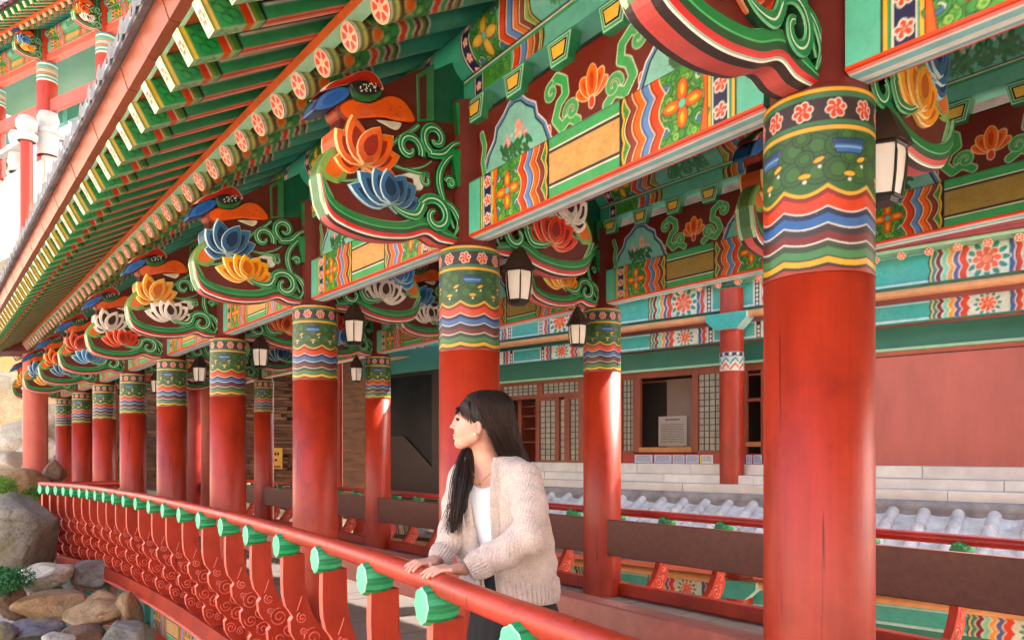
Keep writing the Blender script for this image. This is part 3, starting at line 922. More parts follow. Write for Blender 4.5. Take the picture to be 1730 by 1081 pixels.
# ---- eave: round rafters, square flying rafters, strips, fascia, tiles --------------------
RS = SP / 7
RAF_R = 0.073
RY1, RZ1 = -0.93, CAMZ + 2.12               # outer end of the rafter axis
SLOPE = 0.56
def build_rafter():
    L = 1.75
    c = Cv(L, 2 * PI * RAF_R, 0.0105, S(70, 156, 140))
    H = c.H
    GR = S(92, 140, 66)
    c.rect(0, 0, .012, H, WHITE); c.rect(.012, 0, .035, H, S(120, 120, 60)); c.rect(.035, 0, .060, H, S(190, 190, 110)); c.rect(.060, 0, .085, H, S(92, 60, 40))
    c.rect(.085, 0, .26, H, S(120, 84, 44))
    for k in range(6):
        y = (k + .5) / 6 * H
        c.ell(.125, y, .030, .030, 0, ORANGE if k % 2 else S(70, 150, 90), S(200, 200, 140), .006)
        c.ell(.185, y + H / 12, .034, .034, 0, S(70, 150, 80), S(30, 70, 40), .006); c.ell(.185, y + H / 12, .014, .014, 0, S(150, 190, 110))
        c.ell(.235, y, .030, .034, 0, S(60, 140, 76), S(30, 70, 40), .006)
    c.bands(.26, [.055, .05, .045, .035], [VERM, S(84, 160, 90), MAROON, S(120, 130, 60)], .018, 6, 1, WHITE, .010, dark=False)
    c.bands(.45, [.014, .016], [BLACK, WHITE], .012, 6, 1, BLACK, .004, dark=False)
    ang = math.atan(SLOPE)
    ca, sa = math.cos(ang), math.sin(ang)
    def fn(U, V):
        t = V / RAF_R
        a, b_ = RAF_R * np.cos(t), RAF_R * np.sin(t)
        return (a, U * ca - b_ * sa, U * sa + b_ * ca)
    me = c.surf('rafter', fn, M['paint'])
    b = MB()                                   # flower painted on the cut end
    k = 36
    prof = [(0, YELLOW), (.2, VERM), (.34, VERM), (.80, WHITE), (.9, WHITE), (1.0, S(140, 150, 80))]
    def pt(r, j):
        th = 2 * PI * j / k
        return (r * math.cos(th), -.004 * ca - r * math.sin(th) * sa * 1 + .0, -.004 * sa + r * math.sin(th) * ca)
    rr = [0, .16, .3, .55, .78, .92, 1.0]
    for i in range(len(rr) - 1):
        for j in range(k):
            ph = (j % 6)
            if i == 0: col = S(240, 190, 120)
            elif i == 5: col = S(206, 206, 150)
            elif i == 4: col = S(240, 170, 150)
            elif i == 1: col = S(250, 200, 180)
            else: col = S(232, 84, 64) if ph in (1, 2, 3, 4) else S(248, 196, 176)
            q = [pt(rr[i] * RAF_R, j), pt(rr[i + 1] * RAF_R, j), pt(rr[i + 1] * RAF_R, j + 1), pt(rr[i] * RAF_R, j + 1)]
            b.poly(q if i else q[1:3] + [q[0]], col)
    return me, b.me('rafter_end', [M['paint']], painted=True)
RAFTER, RAFEND = build_rafter()

FR_W, FR_H = 0.088, 0.150
FY1 = -1.61
FZ1 = CAMZ + 2.268 + .56 * (FY1 + .935)
FY0 = -.80
FZ0 = FZ1 + .56 * (FY0 - FY1)
def build_flying():
    L = .93
    W3 = FR_H * 2 + FR_W
    c = Cv(L, W3, 0.0062, S(36, 110, 66))
    a, b_ = FR_H, FR_H + FR_W
    # side faces: plain dark green with a pale line, carved pattern toward the end; U = distance from the end
    for y0, y1, sg in ((0, a, 1), (b_, W3, -1)):
        c.rect(.27, y0, L, y1, S(62, 150, 98))
        ln = (y0 + .078, y0 + .090) if sg > 0 else (y1 - .090, y1 - .078)
        c.rect(.29, ln[0], L, ln[1], S(230, 232, 214))
        top = (y0, y0 + .078) if sg > 0 else (y1 - .078, y1)
        c.rect(.27, top[0], L, top[1], S(24, 28, 24))
        c.rect(0, y0, .27, y1, S(46, 132, 80))
        for k in range(7):
            x = .045 + .02 * k
            c.ell(x, y0 + .02 + (k * .047) % .11, .026, .016, .6 * sg, S(46, 140, 72), S(18, 54, 32), .004)
        c.rect(0, y0, .012, y1, S(120, 120, 60)); c.rect(.012, y0, .030, y1, S(206, 170, 70))
        c.rect(.165, y0, .205, y1, S(196, 58, 30)); c.rect(.205, y0, .211, y1, WHITE); c.rect(.211, y0, .235, y1, S(120, 130, 50)); c.rect(.235, y0, .262, y1, S(60, 120, 60)); c.rect(.262, y0, .276, y1, BLACK)
    c.rect(0, a, .165, b_, S(168, 206, 160))
    g = np.random.default_rng(2)
    for _ in range(26): c.ell(g.uniform(.02, .15), g.uniform(a + .01, b_ - .01), .010, .006, g.uniform(0, 3), S(110, 170, 110))
    c.rect(.165, a, .205, b_, S(226, 104, 56)); c.rect(.205, a, .235, b_, S(190, 200, 120)); c.rect(.235, a, .262, b_, S(120, 190, 140)); c.rect(.262, a, .270, b_, BLACK)
    c.rect(.27, a, L, b_, S(230, 118, 98)); c.rect(.27, a + .022, L, a + .036, S(160, 50, 44)); c.rect(.27, b_ - .026, L, b_ - .006, S(240, 186, 160))
    dy, dz = FY0 - FY1, FZ0 - FZ1
    n = math.hypot(dy, dz); uy, uz = dy / n, dz / n
    def fn(U, V):
        x = np.where(V < a, FR_W / 2, np.where(V > b_, -FR_W / 2, FR_W / 2 - (V - a)))
        h = np.where(V < a, FR_H - V, np.where(V > b_, V - b_, 0))
        return (x, U * uy - h * uz, U * uz + h * uy)
    me = c.surf('flying_rafter', fn, M['paint'])
    me.polygons.foreach_set('use_smooth', np.zeros(len(me.polygons), dtype=bool))
    e = MB()
    w = FR_W / 2
    E = lambda x, h, o: (x, -h * uz - o * uy, h * uy - o * uz)
    e.poly([E(-w, 0, .002), E(w, 0, .002), E(w, FR_H, .002), E(-w, FR_H, .002)], S(196, 214, 176))
    e.poly([E(-w + .008, .008, .003), E(w - .008, .008, .003), E(w - .008, FR_H - .008, .003), E(-w + .008, FR_H - .008, .003)], S(96, 150, 100))
    e.poly([E(-w + .012, .012, .004), E(w - .012, .012, .004), E(w - .012, FR_H - .012, .004), E(-w + .012, FR_H - .012, .004)], S(206, 216, 186))
    for k in range(6):
        t0 = 2 * PI * k / 6
        e.poly([E(.019 * math.cos(t0) + .010 * math.cos(t), FR_H / 2 + .026 * math.sin(t0) + .012 * math.sin(t), .0055) for t in np.linspace(0, 2 * PI, 8, endpoint=False)], S(226, 110, 96))
    return me, e.me('flying_rafter_end', [M['paint']], painted=True)
FLYING, FLYEND = build_flying()

EX0, EX1 = -16.3, 12.0
nr = int((EX1 - EX0) / RS)
for i in range(nr):
    x = EX0 + (i + .5) * RS
    o = add('rafter', RAFTER, walk, (x, RY1, RZ1)); add('rafter_end', RAFEND, o)
    o = add('flying_rafter', FLYING, walk, (x, FY1, FZ1)); add('flying_rafter_end', FLYEND, o)

b = MB(); b.box(EX0, EX1, -.975, -.895, CAMZ + 2.178, CAMZ + 2.242, mi=0, cols=None)
b.m = [1, 1, 0, 1, 1, 1]
b.obj('eave_strip', [M['orange'], M['pgreen']], walk)
# boards above the round rafters, above the flying rafters, and the strip behind their ends
def slab(name, pts, t, mat, parent=walk, x0=EX0, x1=EX1):
    b = MB()
    (ya, za), (yb, zb) = pts
    b.prism([(ya, za), (yb, zb), (yb, zb + t), (ya, za + t)], x0, x1)
    return b.obj(name, [mat], parent)
zr = lambda y: RZ1 + (y - RY1) * SLOPE
slab('rafter_boarding', [(-.89, zr(-.89) + RAF_R * 1.12), (.9, zr(.9) + RAF_R * 1.12)], .03, M['dgreen'])
zf = lambda y: FZ1 + (y - FY1) * (FZ0 - FZ1) / (FY0 - FY1)
FT = FR_H * math.sqrt(1 + .56 ** 2) + .004
slab('eave_boarding', [(-1.42, zf(-1.42) + FT), (-.80, zf(-.80) + FT)], .03, M['dgreen'])
slab('eave_edge_board', [(-1.655, zf(-1.655) + FT), (-1.422, zf(-1.422) + FT)], .03, M['orange'])
b = MB(); b.box(EX0, EX1, -1.672, -1.656, CAMZ + 2.03, CAMZ + 2.12)
b.obj('eave_trim', [M['pgreen']], walk)
nseg = 66
for k in range(nseg):                       # copper-brown fascia in overlapping lengths
    x0 = EX0 + (EX1 - EX0) * k / nseg; x1 = EX0 + (EX1 - EX0) * (k + 1) / nseg
    b = MB(); o_ = .002 * (k % 2)
    b.prism([(-1.675, CAMZ + 2.035), (-1.725 - o_, CAMZ + 2.035 - o_), (-1.765 - o_, CAMZ + 2.15), (-1.675, CAMZ + 2.18)], x0 + .004, x1 - .004)
    b.obj('fascia_sheet', [M['fascia']], walk)
# roof slope with tile rows: trough tiles and round cover tiles ending at the eave
def roof_z(y): return CAMZ + 2.20 + (y + 1.78) * .56
ys = np.linspace(-1.81, 1.35, 9)
b = MB()
b.grid(np.array([[(x, y, roof_z(y)) for x in (EX0, EX1)] for y in ys]))
b.grid(np.array([[(x, y, roof_z(y) - .05) for x in (EX1, EX0)] for y in ys]))
b.poly([(EX0, ys[0], roof_z(ys[0]) - .05), (EX1, ys[0], roof_z(ys[0]) - .05), (EX1, ys[0], roof_z(ys[0])), (EX0, ys[0], roof_z(ys[0]))])
ysb = np.linspace(1.35, 4.15, 6)
b.grid(np.array([[(x, y, roof_z(2.7 - y)) for x in (EX0, EX1)] for y in ysb]))
b.grid(np.array([[(x, y, roof_z(2.7 - y) - .05) for x in (EX1, EX0)] for y in ysb]))
b.obj('roof_slope', [M['tile_dark']], walk)
t = MB()
P = []
for y in ys:
    P.append([(.06 * math.cos(a), y, roof_z(y) + .01 + .06 * math.sin(a)) for a in np.linspace(-.2, PI + .2, 9)])
t.grid(np.array(P))
t.poly([(p[0], p[1] - .012, p[2]) for p in P[0]][::-1])
t.poly([(.062 * math.cos(a), -1.825, roof_z(-1.81) + .01 + .062 * math.sin(a)) for a in np.linspace(0, 2 * PI, 14, endpoint=False)])
d = [(-.11, -1.83, roof_z(-1.81) - .02), (-.06, -1.83, roof_z(-1.81) - .055), (0, -1.83, roof_z(-1.81) - .075), (.06, -1.83, roof_z(-1.81) - .055), (.11, -1.83, roof_z(-1.81) - .02), (.11, -1.83, roof_z(-1.81) + .01), (-.11, -1.83, roof_z(-1.81) + .01)]
t.poly([(x + .15, y, z) for x, y, z in d])
TILE = t.me('cover_tile_row', [M['eave_tile']])
for k in range(int((EX1 - EX0) / .3)):
    add('cover_tile_row', TILE, walk, (EX0 + .15 + .3 * k, 0, 0))
# inner ceiling: rafters on the courtyard side and a boarded ceiling
slab('inner_boarding', [(.9, zr(.9) + .08), (2.0, zr(.9) + .08)], .03, M['dteal'])
slab('courtyard_boarding', [(2.0, zr(.9) + .08), (4.1, zr(.9) - .62)], .03, M['dteal'])
# ================================================================== RAILINGS, FLOOR
def to_local(X, Y):
    dx, dy = X - WALK_O.x, Y - WALK_O.y
    return (dx * .628 - dy * .778, dx * .778 + dy * .628)
RAILW = [(3.2, -2.2), (2.3, -1.3), (1.6, -.45), (0.98, .35), (.72, .85), (.46, 1.37), (.242, 1.81), (-.03, 2.27), (-.378, 2.9), (-.93, 3.81), (-1.94, 5.31), (-2.79, 6.47), (-3.99, 8.04), (-5.57, 9.9), (-6.5, 10.82), (-7.30, 11.45)]
curve = smooth_curve([to_local(*p) for p in RAILW], 240)
curve = np.array(curve)
seg = np.r_[0, np.cumsum(np.linalg.norm(np.diff(curve, axis=0), axis=1))]
def rail_at(s_):
    x, y = np.interp(s_, seg, curve[:, 0]), np.interp(s_, seg, curve[:, 1])
    x2, y2 = np.interp(s_ + .02, seg, curve[:, 0]), np.interp(s_ + .02, seg, curve[:, 1])
    x1, y1 = np.interp(s_ - .02, seg, curve[:, 0]), np.interp(s_ - .02, seg, curve[:, 1])
    d = np.array([x2 - x1, y2 - y1]); d /= np.linalg.norm(d) + 1e-9
    return x, y, d                                   # d runs away from the camera
RAIL_Z, RAIL_R = CAMZ - .476, 0.0445

def sweep(name, prof, mat, parent, s0, s1, n=90, smooth=False, closed=True):
    """prof: (inward offset, z) polygon swept along the rail line"""
    rings = []
    for s_ in np.linspace(s0, s1, n):
        x, y, d = rail_at(s_)
        nin = np.array([-d[1], d[0]])
        nin = nin if nin[1] > 0 else -nin
        rings.append([(x + nin[0] * o, y + nin[1] * o, z) for o, z in prof])
    b = MB(); b.grid(np.array(rings), close=closed)
    if closed: b.poly(rings[0]); b.poly(rings[-1][::-1])
    me = b.me(name, [mat], smooth=smooth)
    bm = bmesh.new(); bm.from_mesh(me); bmesh.ops.recalc_face_normals(bm, faces=bm.faces); bm.to_mesh(me); bm.free()
    return add(name, me, parent)

frail = thing('balcony_railing', WALK_O, WALK_RZ, 'curved red balcony railing with green lotus caps that the woman leans on', 'railing')
S0, S1 = .2, seg[-1] - .02
sweep('handrail', [(RAIL_R * math.cos(a), RAIL_Z + RAIL_R * math.sin(a)) for a in np.linspace(0, 2 * PI, 20, endpoint=False)], M['red_rail'], frail, S0, S1, 170, True)
sweep('lower_board', [(.30, -.17), (.30, .20), (.335, .20), (.335, -.17)], M['red'], frail, S0, S1)
sweep('board_cap', [(.27, .20), (.27, .245), (.36, .245), (.36, .20)], M['red_rail'], frail, S0, S1)
M['pinkred'] = solid('light_red_scroll_and_lit_edge', S(226, 106, 86), 0.4, 0.1, 6.0)  # on baluster outer edges this paler red is light put into the colour
sweep('base_fascia', [(.20, -.34), (.20, -.185), (.33, -.185), (.33, -.34)], M['red'], frail, S0, S1)
sweep('fascia_edge', [(.185, -.37), (.185, -.342), (.34, -.342), (.34, -.37)], M['pinkred'], frail, S0, S1)

# the chicken-leg baluster: outer edge in S-steps, inner edge flaring to the floor
OUT = [(-.038, .80), (-.040, .66), (-.036, .56), (-.020, .49), (.008, .45), (.022, .425), (.004, .40), (.010, .33), (.040, .275), (.075, .245), (.088, .222), (.068, .20), (.074, .13), (.104, .075), (.138, .045), (.150, .022), (.132, 0), (.138, -.07), (.165, -.125), (.20, -.165)]
INN = [(.31, -.165), (.31, .24), (.26, .27), (.20, .33), (.145, .42), (.108, .52), (.094, .62), (.090, .80)]
TH = .058
def build_baluster():
    b = MB()
    prof = OUT + INN
    n, no = len(prof), len(OUT)
    b.poly([(TH / 2, y, z) for y, z in prof], mi=0)
    b.poly([(-TH / 2, y, z) for y, z in prof][::-1], mi=0)
    for i in range(n):
        (a, c), (d, e) = prof[i], prof[(i + 1) % n]
        b.poly([(-TH / 2, a, c), (-TH / 2, d, e), (TH / 2, d, e), (TH / 2, a, c)], mi=1 if i < no - 1 else 0)  # outer edge faces coloured lighter, as lit from outside
    me = b.me('baluster', [M['red'], M['pinkred']])
    bm = bmesh.new(); bm.from_mesh(me); bmesh.ops.recalc_face_normals(bm, faces=bm.faces); bm.to_mesh(me); bm.free()
    return me
def build_baluster_scrolls():
    b = MB()
    for (y, z, r, rot, sg) in ((.075, .415, .030, 2.0, 1), (.085, .335, .022, .5, -1), (.145, .285, .052, 2.6, 1), (.215, .19, .048, 1.0, -1), (.145, .135, .042, 2.8, 1), (.235, .055, .052, .6, 1), (.185, -.055, .040, 2.5, -1), (.262, -.09, .030, .8, 1)):
        pts = spiral_pts((y, z), r * 1.15, 1.6, rot, sg, (), .15, 26)
        for sx in (1, -1):
            b.tube([(sx * (TH / 2 + .001), a, c) for a, c in pts], .0052, 5, cap=False)
    for pts in ([(.045, .46), (.06, .50), (.075, .545)], [(.10, .33), (.13, .345), (.155, .345)], [(.26, .15), (.285, .19), (.30, .22)], [(.18, .10), (.20, .07), (.19, .03)]):
        for sx in (1, -1):
            b.tube([(sx * (TH / 2 + .001), a, c) for a, c in smooth_curve(pts, 10)], .004, 5, cap=False)
    return b.me('scroll_relief', [M['pinkred']], smooth=True)
def build_lotus_cap():
    b = MB()
    n = 40
    ring = []
    for j in range(n):
        a = 2 * PI * j / n
        r = 1 + .05 * math.cos(8 * a)
        w = .064 - .012 * max(0, -math.sin(a)); h = .066
        ring.append((w * r * math.cos(a), h * r * math.sin(a)))
    ysl = [(-.076, .93), (-.071, 1.0), (-.046, 1.07), (-.012, 1.10), (.03, 1.02), (.055, .86), (.062, .66)]
    P = np.array([[(x * s_, y, z * s_) for x, z in ring] for y, s_ in ysl])
    cols = [S(30, 122, 72) if j % 5 == 0 else (S(64, 172, 114) if j % 5 < 3 else S(46, 150, 94)) for j in range(n)]
    b.grid(P[:2], S(170, 226, 190), close=True, flip=False)
    b.grid(P[1:], cols=cols, close=True)
    b.poly([tuple(p) for p in P[0]][::-1], S(112, 206, 164))
    b.poly([tuple(p) for p in P[-1]], S(34, 132, 78))
    me = b.me('lotus_cap', [M['paint']], painted=True)
    bm = bmesh.new(); bm.from_mesh(me); bmesh.ops.recalc_face_normals(bm, faces=bm.faces); bm.to_mesh(me); bm.free()
    return me
BAL, BALS, LCAP = build_baluster(), build_baluster_scrolls(), build_lotus_cap()

def baluster(parent, x, y, rz, dz=0.0):
    o = add('baluster', BAL, parent, (x, y, dz), (0, 0, rz))
    add('scroll_relief', BALS, o)
    add('lotus_cap', LCAP, o, (0, .0, .852))
# the photograph shows a cap in front of the rail at about pixel column 735: start the row there
def s_of_px(px):
    best = min(np.linspace(S0, S1, 1500), key=lambda s_: abs((lambda X, Y: CX + FPX * X / Y if Y > .3 else 1e4)(*(np.array([WALK_O.x, WALK_O.y]) + np.array([.628 * rail_at(s_)[0] + .778 * rail_at(s_)[1], -.778 * rail_at(s_)[0] + .628 * rail_at(s_)[1]]))) - px))
    return best
s735 = s_of_px(744)
def px_of_s(s_):
    x, y, d = rail_at(s_)
    X, Y = WALK_O.x + .628 * x + .778 * y, WALK_O.y - .778 * x + .628 * y
    return CX + FPX * X / Y if Y > .5 else 1500
stations = [s735]
while stations[-1] < S1 - .1:
    stations.append(stations[-1] + float(np.interp(px_of_s(stations[-1]), [75, 120, 170, 245, 320, 540, 760], [.26, .32, .43, .58, .66, .70, .66])))
stations = [s735 - .66 * k for k in (5, 4, 3, 2, 1)] + stations
for s_ in stations:
    if s_ < S0 + .1 or s_ > S1 - .03: continue
    x, y, d = rail_at(s_)
    nin = np.array([-d[1], d[0]]); nin = nin if nin[1] > 0 else -nin
    baluster(frail, x, y, math.atan2(-nin[0], nin[1]))

# short return of the rail at the far end
x, y, d = rail_at(S1)
b = MB(); b.tube([(x, y, RAIL_Z - .001), (x + .15, y + .35, RAIL_Z - .001), (x + .35, y + 1.2, RAIL_Z - .001)], .043, 14); b.obj('return_rail', [M['red_rail']], frail, smooth=True)
# ---- boards between the pillars
def board(name, p, q, z0, z1, th, dy, mat, parent):
    a = math.atan2(q[1] - p[1], q[0] - p[0]); L = math.hypot(q[0] - p[0], q[1] - p[1])
    b = MB(); b.box(.10, L - .10, dy - th / 2, dy + th / 2, z0, z1)
    return bevel(b.obj(name, [mat], parent, (p[0], p[1], 0), (0, 0, a)), .008)
M['bench'] = solid('rosy_brown_board', S(150, 84, 74), 0.34, 0.15, 3.0, (1, 6, 6), 0.06)
for i in range(len(FRONT) - 1):
    board('bench_board', FRONT[i], FRONT[i + 1], .43, .69, .11, 0, M['bench'], walk)
for i in range(len(BACK) - 1):
    board('bench_board', BACK[i], BACK[i + 1],   .41, .76, .07, -.06, M['brown_board'], walk)

brail = thing('courtyard_railing', WALK_O, WALK_RZ, 'straight red railing behind the brown boards facing the courtyard', 'railing')
BY, BZ = 3.10, .790
b = MB(); b.tube([(-15.3, BY, BZ), (-8, BY, BZ), (0, BY, BZ), (10, BY, BZ)], .040, 14); b.obj('handrail', [M['red_dark']], brail, smooth=True)
b = MB(); b.box(-15.3, 10, BY - .34, BY - .24, .0, .125); bevel(b.obj('sill_board', [M['red']], brail), .01)
for k in range(33):
    baluster(brail, 6.25 - k * .66, BY, PI, -.134)

# ---- floor boards laid across the walkway
flo = thing('walkway_floor', WALK_O, WALK_RZ, kind='structure')
bw = .30
for k in range(int(27 / bw)):
    x0 = -16.0 + k * bw
    xm = x0 + bw / 2
    order = np.argsort(curve[:, 0])
    yo = float(np.interp(xm, curve[order, 0], curve[order, 1])) + .34
    b = MB(); b.box(x0 + .003, x0 + bw - .003, max(yo, -3), 2.80, -.06, -.002 * (k % 3))
    b.obj('floor_board', [M['floor']], flo)
b = MB()
pr = [(x, y + .36) for x, y in curve[::6]]
b.prism(pr + [(pr[-1][0], 2.8), (pr[0][0], 2.8)], -.17, -.065, plane='xy'); b.obj('floor_slab', [M['dred']], flo)

# ---- painted beams and short brackets under the balcony edge
for k in range(6):
    x, y, d = rail_at(7.2 + 2.2 * k)
    x2, y2, _ = rail_at(7.2 + 2.2 * (k + 1))
    nin = np.array([-d[1], d[0]]); nin = nin if nin[1] > 0 else -nin
    o = add('under_beam', BEAMC, walk, (x2 + nin[0] * .42, y2 + nin[1] * .42, -.72), (0, 0, math.atan2(y - y2, x - x2)))
    add('beam_painting', BEAMP, o)
    b = MB(); b.lathe([(.14, -3.4), (.14, -.20)], 20); b.obj('under_post', [M['red']], walk, (x + nin[0] * .55, y + nin[1] * .55, 0), smooth=True)
# ================================================================== GROUND AND HILLSIDE
def vnoise(x, y, seed=0):
    r = np.random.default_rng(seed); out = 0
    for k in range(6):
        a, b_, p = r.uniform(.3, 1.6) * 1.5 ** k, r.uniform(.3, 1.6) * 1.5 ** k, r.uniform(0, 6.28)
        out = out + np.sin(x * a + p) * np.cos(y * b_ + p * 1.7) / 1.6 ** k
    return out
def ground_z(X, Y):
    dx, dy = X - WALK_O.x, Y - WALK_O.y
    lx, ly = dx * .628 - dy * .778, dx * .778 + dy * .628
    out = np.clip((-lx - 8) / 10, 0, 1)                  # rises behind the far end
    g = -1.05 + 1.5 * out ** 1.4 + .14 * vnoise(X, Y, 3)
    g = g + np.clip((-ly - 2.0), 0, 30) * .02
    side = 1 / (1 + np.exp(-(ly - 3.6) * 3.0))
    near = 1 / (1 + np.exp((-lx - 13.0) * 1.0))          # the low court only beside the walkway
    g = g - side * near * 3.6
    far = np.clip((np.hypot(X, Y) - 26) / 60, 0, 3)
    return g + 16 * far
n = 150
gx = np.r_[np.linspace(-300, -40, 14)[:-1], np.linspace(-40, 40, n), np.linspace(40, 300, 14)[1:]]
gy = np.r_[np.linspace(-300, -30, 12)[:-1], np.linspace(-30, 50, n), np.linspace(50, 400, 14)[1:]]
GX, GY = np.meshgrid(gx, gy)
GZ = ground_z(GX, GY)
V = np.stack([GX, GY, GZ], -1).reshape(-1, 3)
idx = np.arange(V.shape[0]).reshape(GX.shape)
F = np.stack([idx[:-1, :-1], idx[:-1, 1:], idx[1:, 1:], idx[1:, :-1]], -1).reshape(-1, 4)
def ground_mat():
    m, nt, b = newmat('pale_rocky_soil')
    n1 = _noise(nt, .9, 8, .7); n2 = _noise(nt, 9, 6, .7)
    r1 = _ramp(nt, n1.outputs[0], [(.3, S(164, 146, 122)), (.5, S(204, 190, 166)), (.7, S(226, 216, 196))])
    r2 = _ramp(nt, n2.outputs[0], [(.3, (.55, .5, .45)), (.6, (1, 1, 1))])
    nt.links.new(_mix(nt, r1.outputs[0], r2.outputs[0], .8, 'MULTIPLY'), b.inputs['Base Color'])
    b.inputs['Roughness'].default_value = .9
    _bump(nt, b, n2.outputs[0], .6, .05)
    return m
M['ground'] = ground_mat()
g = add('ground', grid_mesh('ground', V, F, M['ground'], None)); g['kind'] = 'structure'

# ================================================================== COURTYARD BUILDING (right, behind the walkway)
Q = Vector((3.1, 10.4, 0)); QRZ = math.atan2(-.654, .756)
hall = thing('courtyard_hall', Q, QRZ, 'temple hall across the courtyard with teal painted beams and pink wall', 'building')
def fx(px, yl=0.0):
    t = (px - CX) / FPX
    return (t * (Q.y + .756 * yl) - Q.x - .654 * yl) / (.756 + .654 * t)
HB_L = 3.8
def paint_hall(H, seed, dense=True):
    c = Cv(HB_L, H, .011, S(72, 168, 158))
    L = HB_L
    c.rect(0, 0, L, .035, S(150, 212, 214)); c.rect(0, .035, L, .042, BLACK); c.rect(0, .012, L, .018, WHITE)
    c.rect(0, H - .03, L, H, S(150, 212, 214)); c.rect(0, H - .036, L, H - .03, BLACK)
    x = .30
    c.rect(x, 0, x + .02, H, WHITE); c.rect(x + .02, 0, x + .09, H, BLACK)
    for k in range(int(H / .06)): c.ell(x + .055, .03 + .06 * k, .018, .022, 0, WHITE)
    c.rect(x + .09, 0, x + .11, H, WHITE)
    c.bands(x + .11, [.07, .05], [VERM, S(84, 90, 150)], .02, 2, 1, WHITE, .012, .5)
    xm = x + .46; r = min(H * .45, .17)
    c.rect(x + .25, 0, x + .67, H, S(206, 214, 196))
    gg = np.random.default_rng(seed)
    for k in range(12):
        t = 2 * PI * k / 12
        c.ell(xm + r * 1.05 * math.cos(t), H / 2 + r * math.sin(t), r * .3, r * .17, t, S(36, 140, 120), WHITE, .010)
    for k in range(8):
        t = 2 * PI * k / 8
        c.ell(xm + r * .55 * math.cos(t), H / 2 + r * .55 * math.sin(t), r * .3, r * .22, t, S(226, 96, 60), S(240, 210, 190), .010)
    c.ell(xm, H / 2, r * .3, r * .3, 0, S(232, 130, 90), S(180, 40, 30), .008)
    xe = c.bands(x + .62, [.085, .06, .06, .06, .06, .05], [VERM, S(84, 90, 150), S(232, 160, 70), S(130, 206, 176), MAROON, S(60, 130, 110)], .035, 2, 1, WHITE, .012, .25, dark=False)
    c.bands(xe, [.025, .015], [S(226, 206, 140), BLACK], .02, 2, 1, BLACK, .006, .25, dark=False)
    c.mirror()
    return c.surf('hall_beam_painting', lambda U, V: (U, 0 * U, V), M['paint'])
HBU, HBL_ = paint_hall(.37, 3), paint_hall(.23, 5)
M['dteal2'] = solid('deep_teal_panel', S(52, 122, 108), .5, .08, 3)
b = MB(); b.lathe([(.17, 0.97), (.165, 2.0), (.16, 3.7)], 28); HCOL = b.me('hall_column', [M['red']], smooth=True)
c = Cv(2 * PI * .168, .26, .012, S(206, 214, 196))
c.rect(0, .20, c.W, .26, NAVY); c.rect(0, .19, c.W, .2, WHITE)
for k in range(10): c.ell((k + .5) / 10 * c.W, .23, .022, .022, 0, WHITE)
for k in range(8):
    c.stroke([((k) / 8 * c.W, .02), ((k + .5) / 8 * c.W, .10), ((k + 1) / 8 * c.W, .02)], .030, S(226, 96, 60), WHITE, .012)
    c.stroke([((k) / 8 * c.W, .10), ((k + .5) / 8 * c.W, .18), ((k + 1) / 8 * c.W, .10)], .030, S(50, 150, 150), WHITE, .012)
HCAP = c.surf('hall_column_band', lambda U, V: (.1675 * np.cos(U / .168), .1675 * np.sin(U / .168), V), M['paint'])

def hall_storey(dz, y0, x_from, n_bays, cols=True):
    for k in range(n_bays):
        x = x_from + k * HB_L
        b = MB(); b.box(x, x + HB_L, y0 + .002, y0 + .2, CAMZ + 2.03 + dz, CAMZ + 2.40 + dz); o = b.obj('hall_beam', [M['teal']], hall)
        add('hall_beam_painting', HBU, o, (x, y0 - .001, CAMZ + 2.03 + dz))
        b = MB(); b.box(x, x + HB_L, y0 + .052, y0 + .2, CAMZ + 1.60 + dz, CAMZ + 1.83 + dz); o = b.obj('hall_beam', [M['teal']], hall)
        add('hall_beam_painting', HBL_, o, (x, y0 + .049, CAMZ + 1.60 + dz))
        for j in range(13):
            xx = x + .15 + j * HB_L / 13
            b = MB(); b.lathe([(.001, 0), (.05, 0), (.05, .10)], 12, mi=0)
            o = add('hall_rafter', HRAF, hall, (xx, y0 - .16, CAMZ + 2.36 + dz)); 
            add('rafter_end', RAFEND, o, (0, 0, 0), (0, 0, 0), (.66, .66, .66))
        if cols and (x > -1 or dz < 0):
            o = add('hall_column', HCOL, hall, (x, y0 - .02, dz)); add('hall_column_band', HCAP, o, (0, 0, CAMZ + 1.15), (0, 0, .3))
            b = MB(); b.prism([(-.16, 0), (.16, 0), (.30, .14), (.30, .22), (-.30, .22), (-.30, .14)], -.12, .12, plane='xz', col=S(72, 168, 158), side=S(180, 220, 216))
            b.obj('column_bracket', [M['paint']], hall, (x, y0 - .12, CAMZ + 1.72 + dz), painted=True)
    x1 = x_from + n_bays * HB_L
    b = MB(); b.tube([(x_from, y0 - .12, CAMZ + 1.915 + dz), (x1, y0 - .12, CAMZ + 1.915 + dz)], .052, 12); b.obj('round_tie_beam', [M['tan']], hall, smooth=True)
    if dz < 0: return
    b = MB(); b.box(x_from, x1, y0 - .22, y0 + .3, CAMZ + 2.402 + dz, CAMZ + 2.44 + dz); b.obj('eave_strip', [M['pgreen']], hall)
    b = MB(); b.box(x_from, x1, y0 - .30, y0 + .3, CAMZ + 2.442 + dz, CAMZ + 2.49 + dz); b.obj('eave_strip', [M['red_dark']], hall)
    b = MB(); b.prism([(y0 - .45, CAMZ + 2.56 + dz), (y0 + .6, CAMZ + 2.75 + dz), (y0 + .6, CAMZ + 2.80 + dz), (y0 - .45, CAMZ + 2.61 + dz)], x_from, x1); b.obj('eave_boarding', [M['teal']], hall)
bb = MB(); ang = math.atan(SLOPE)
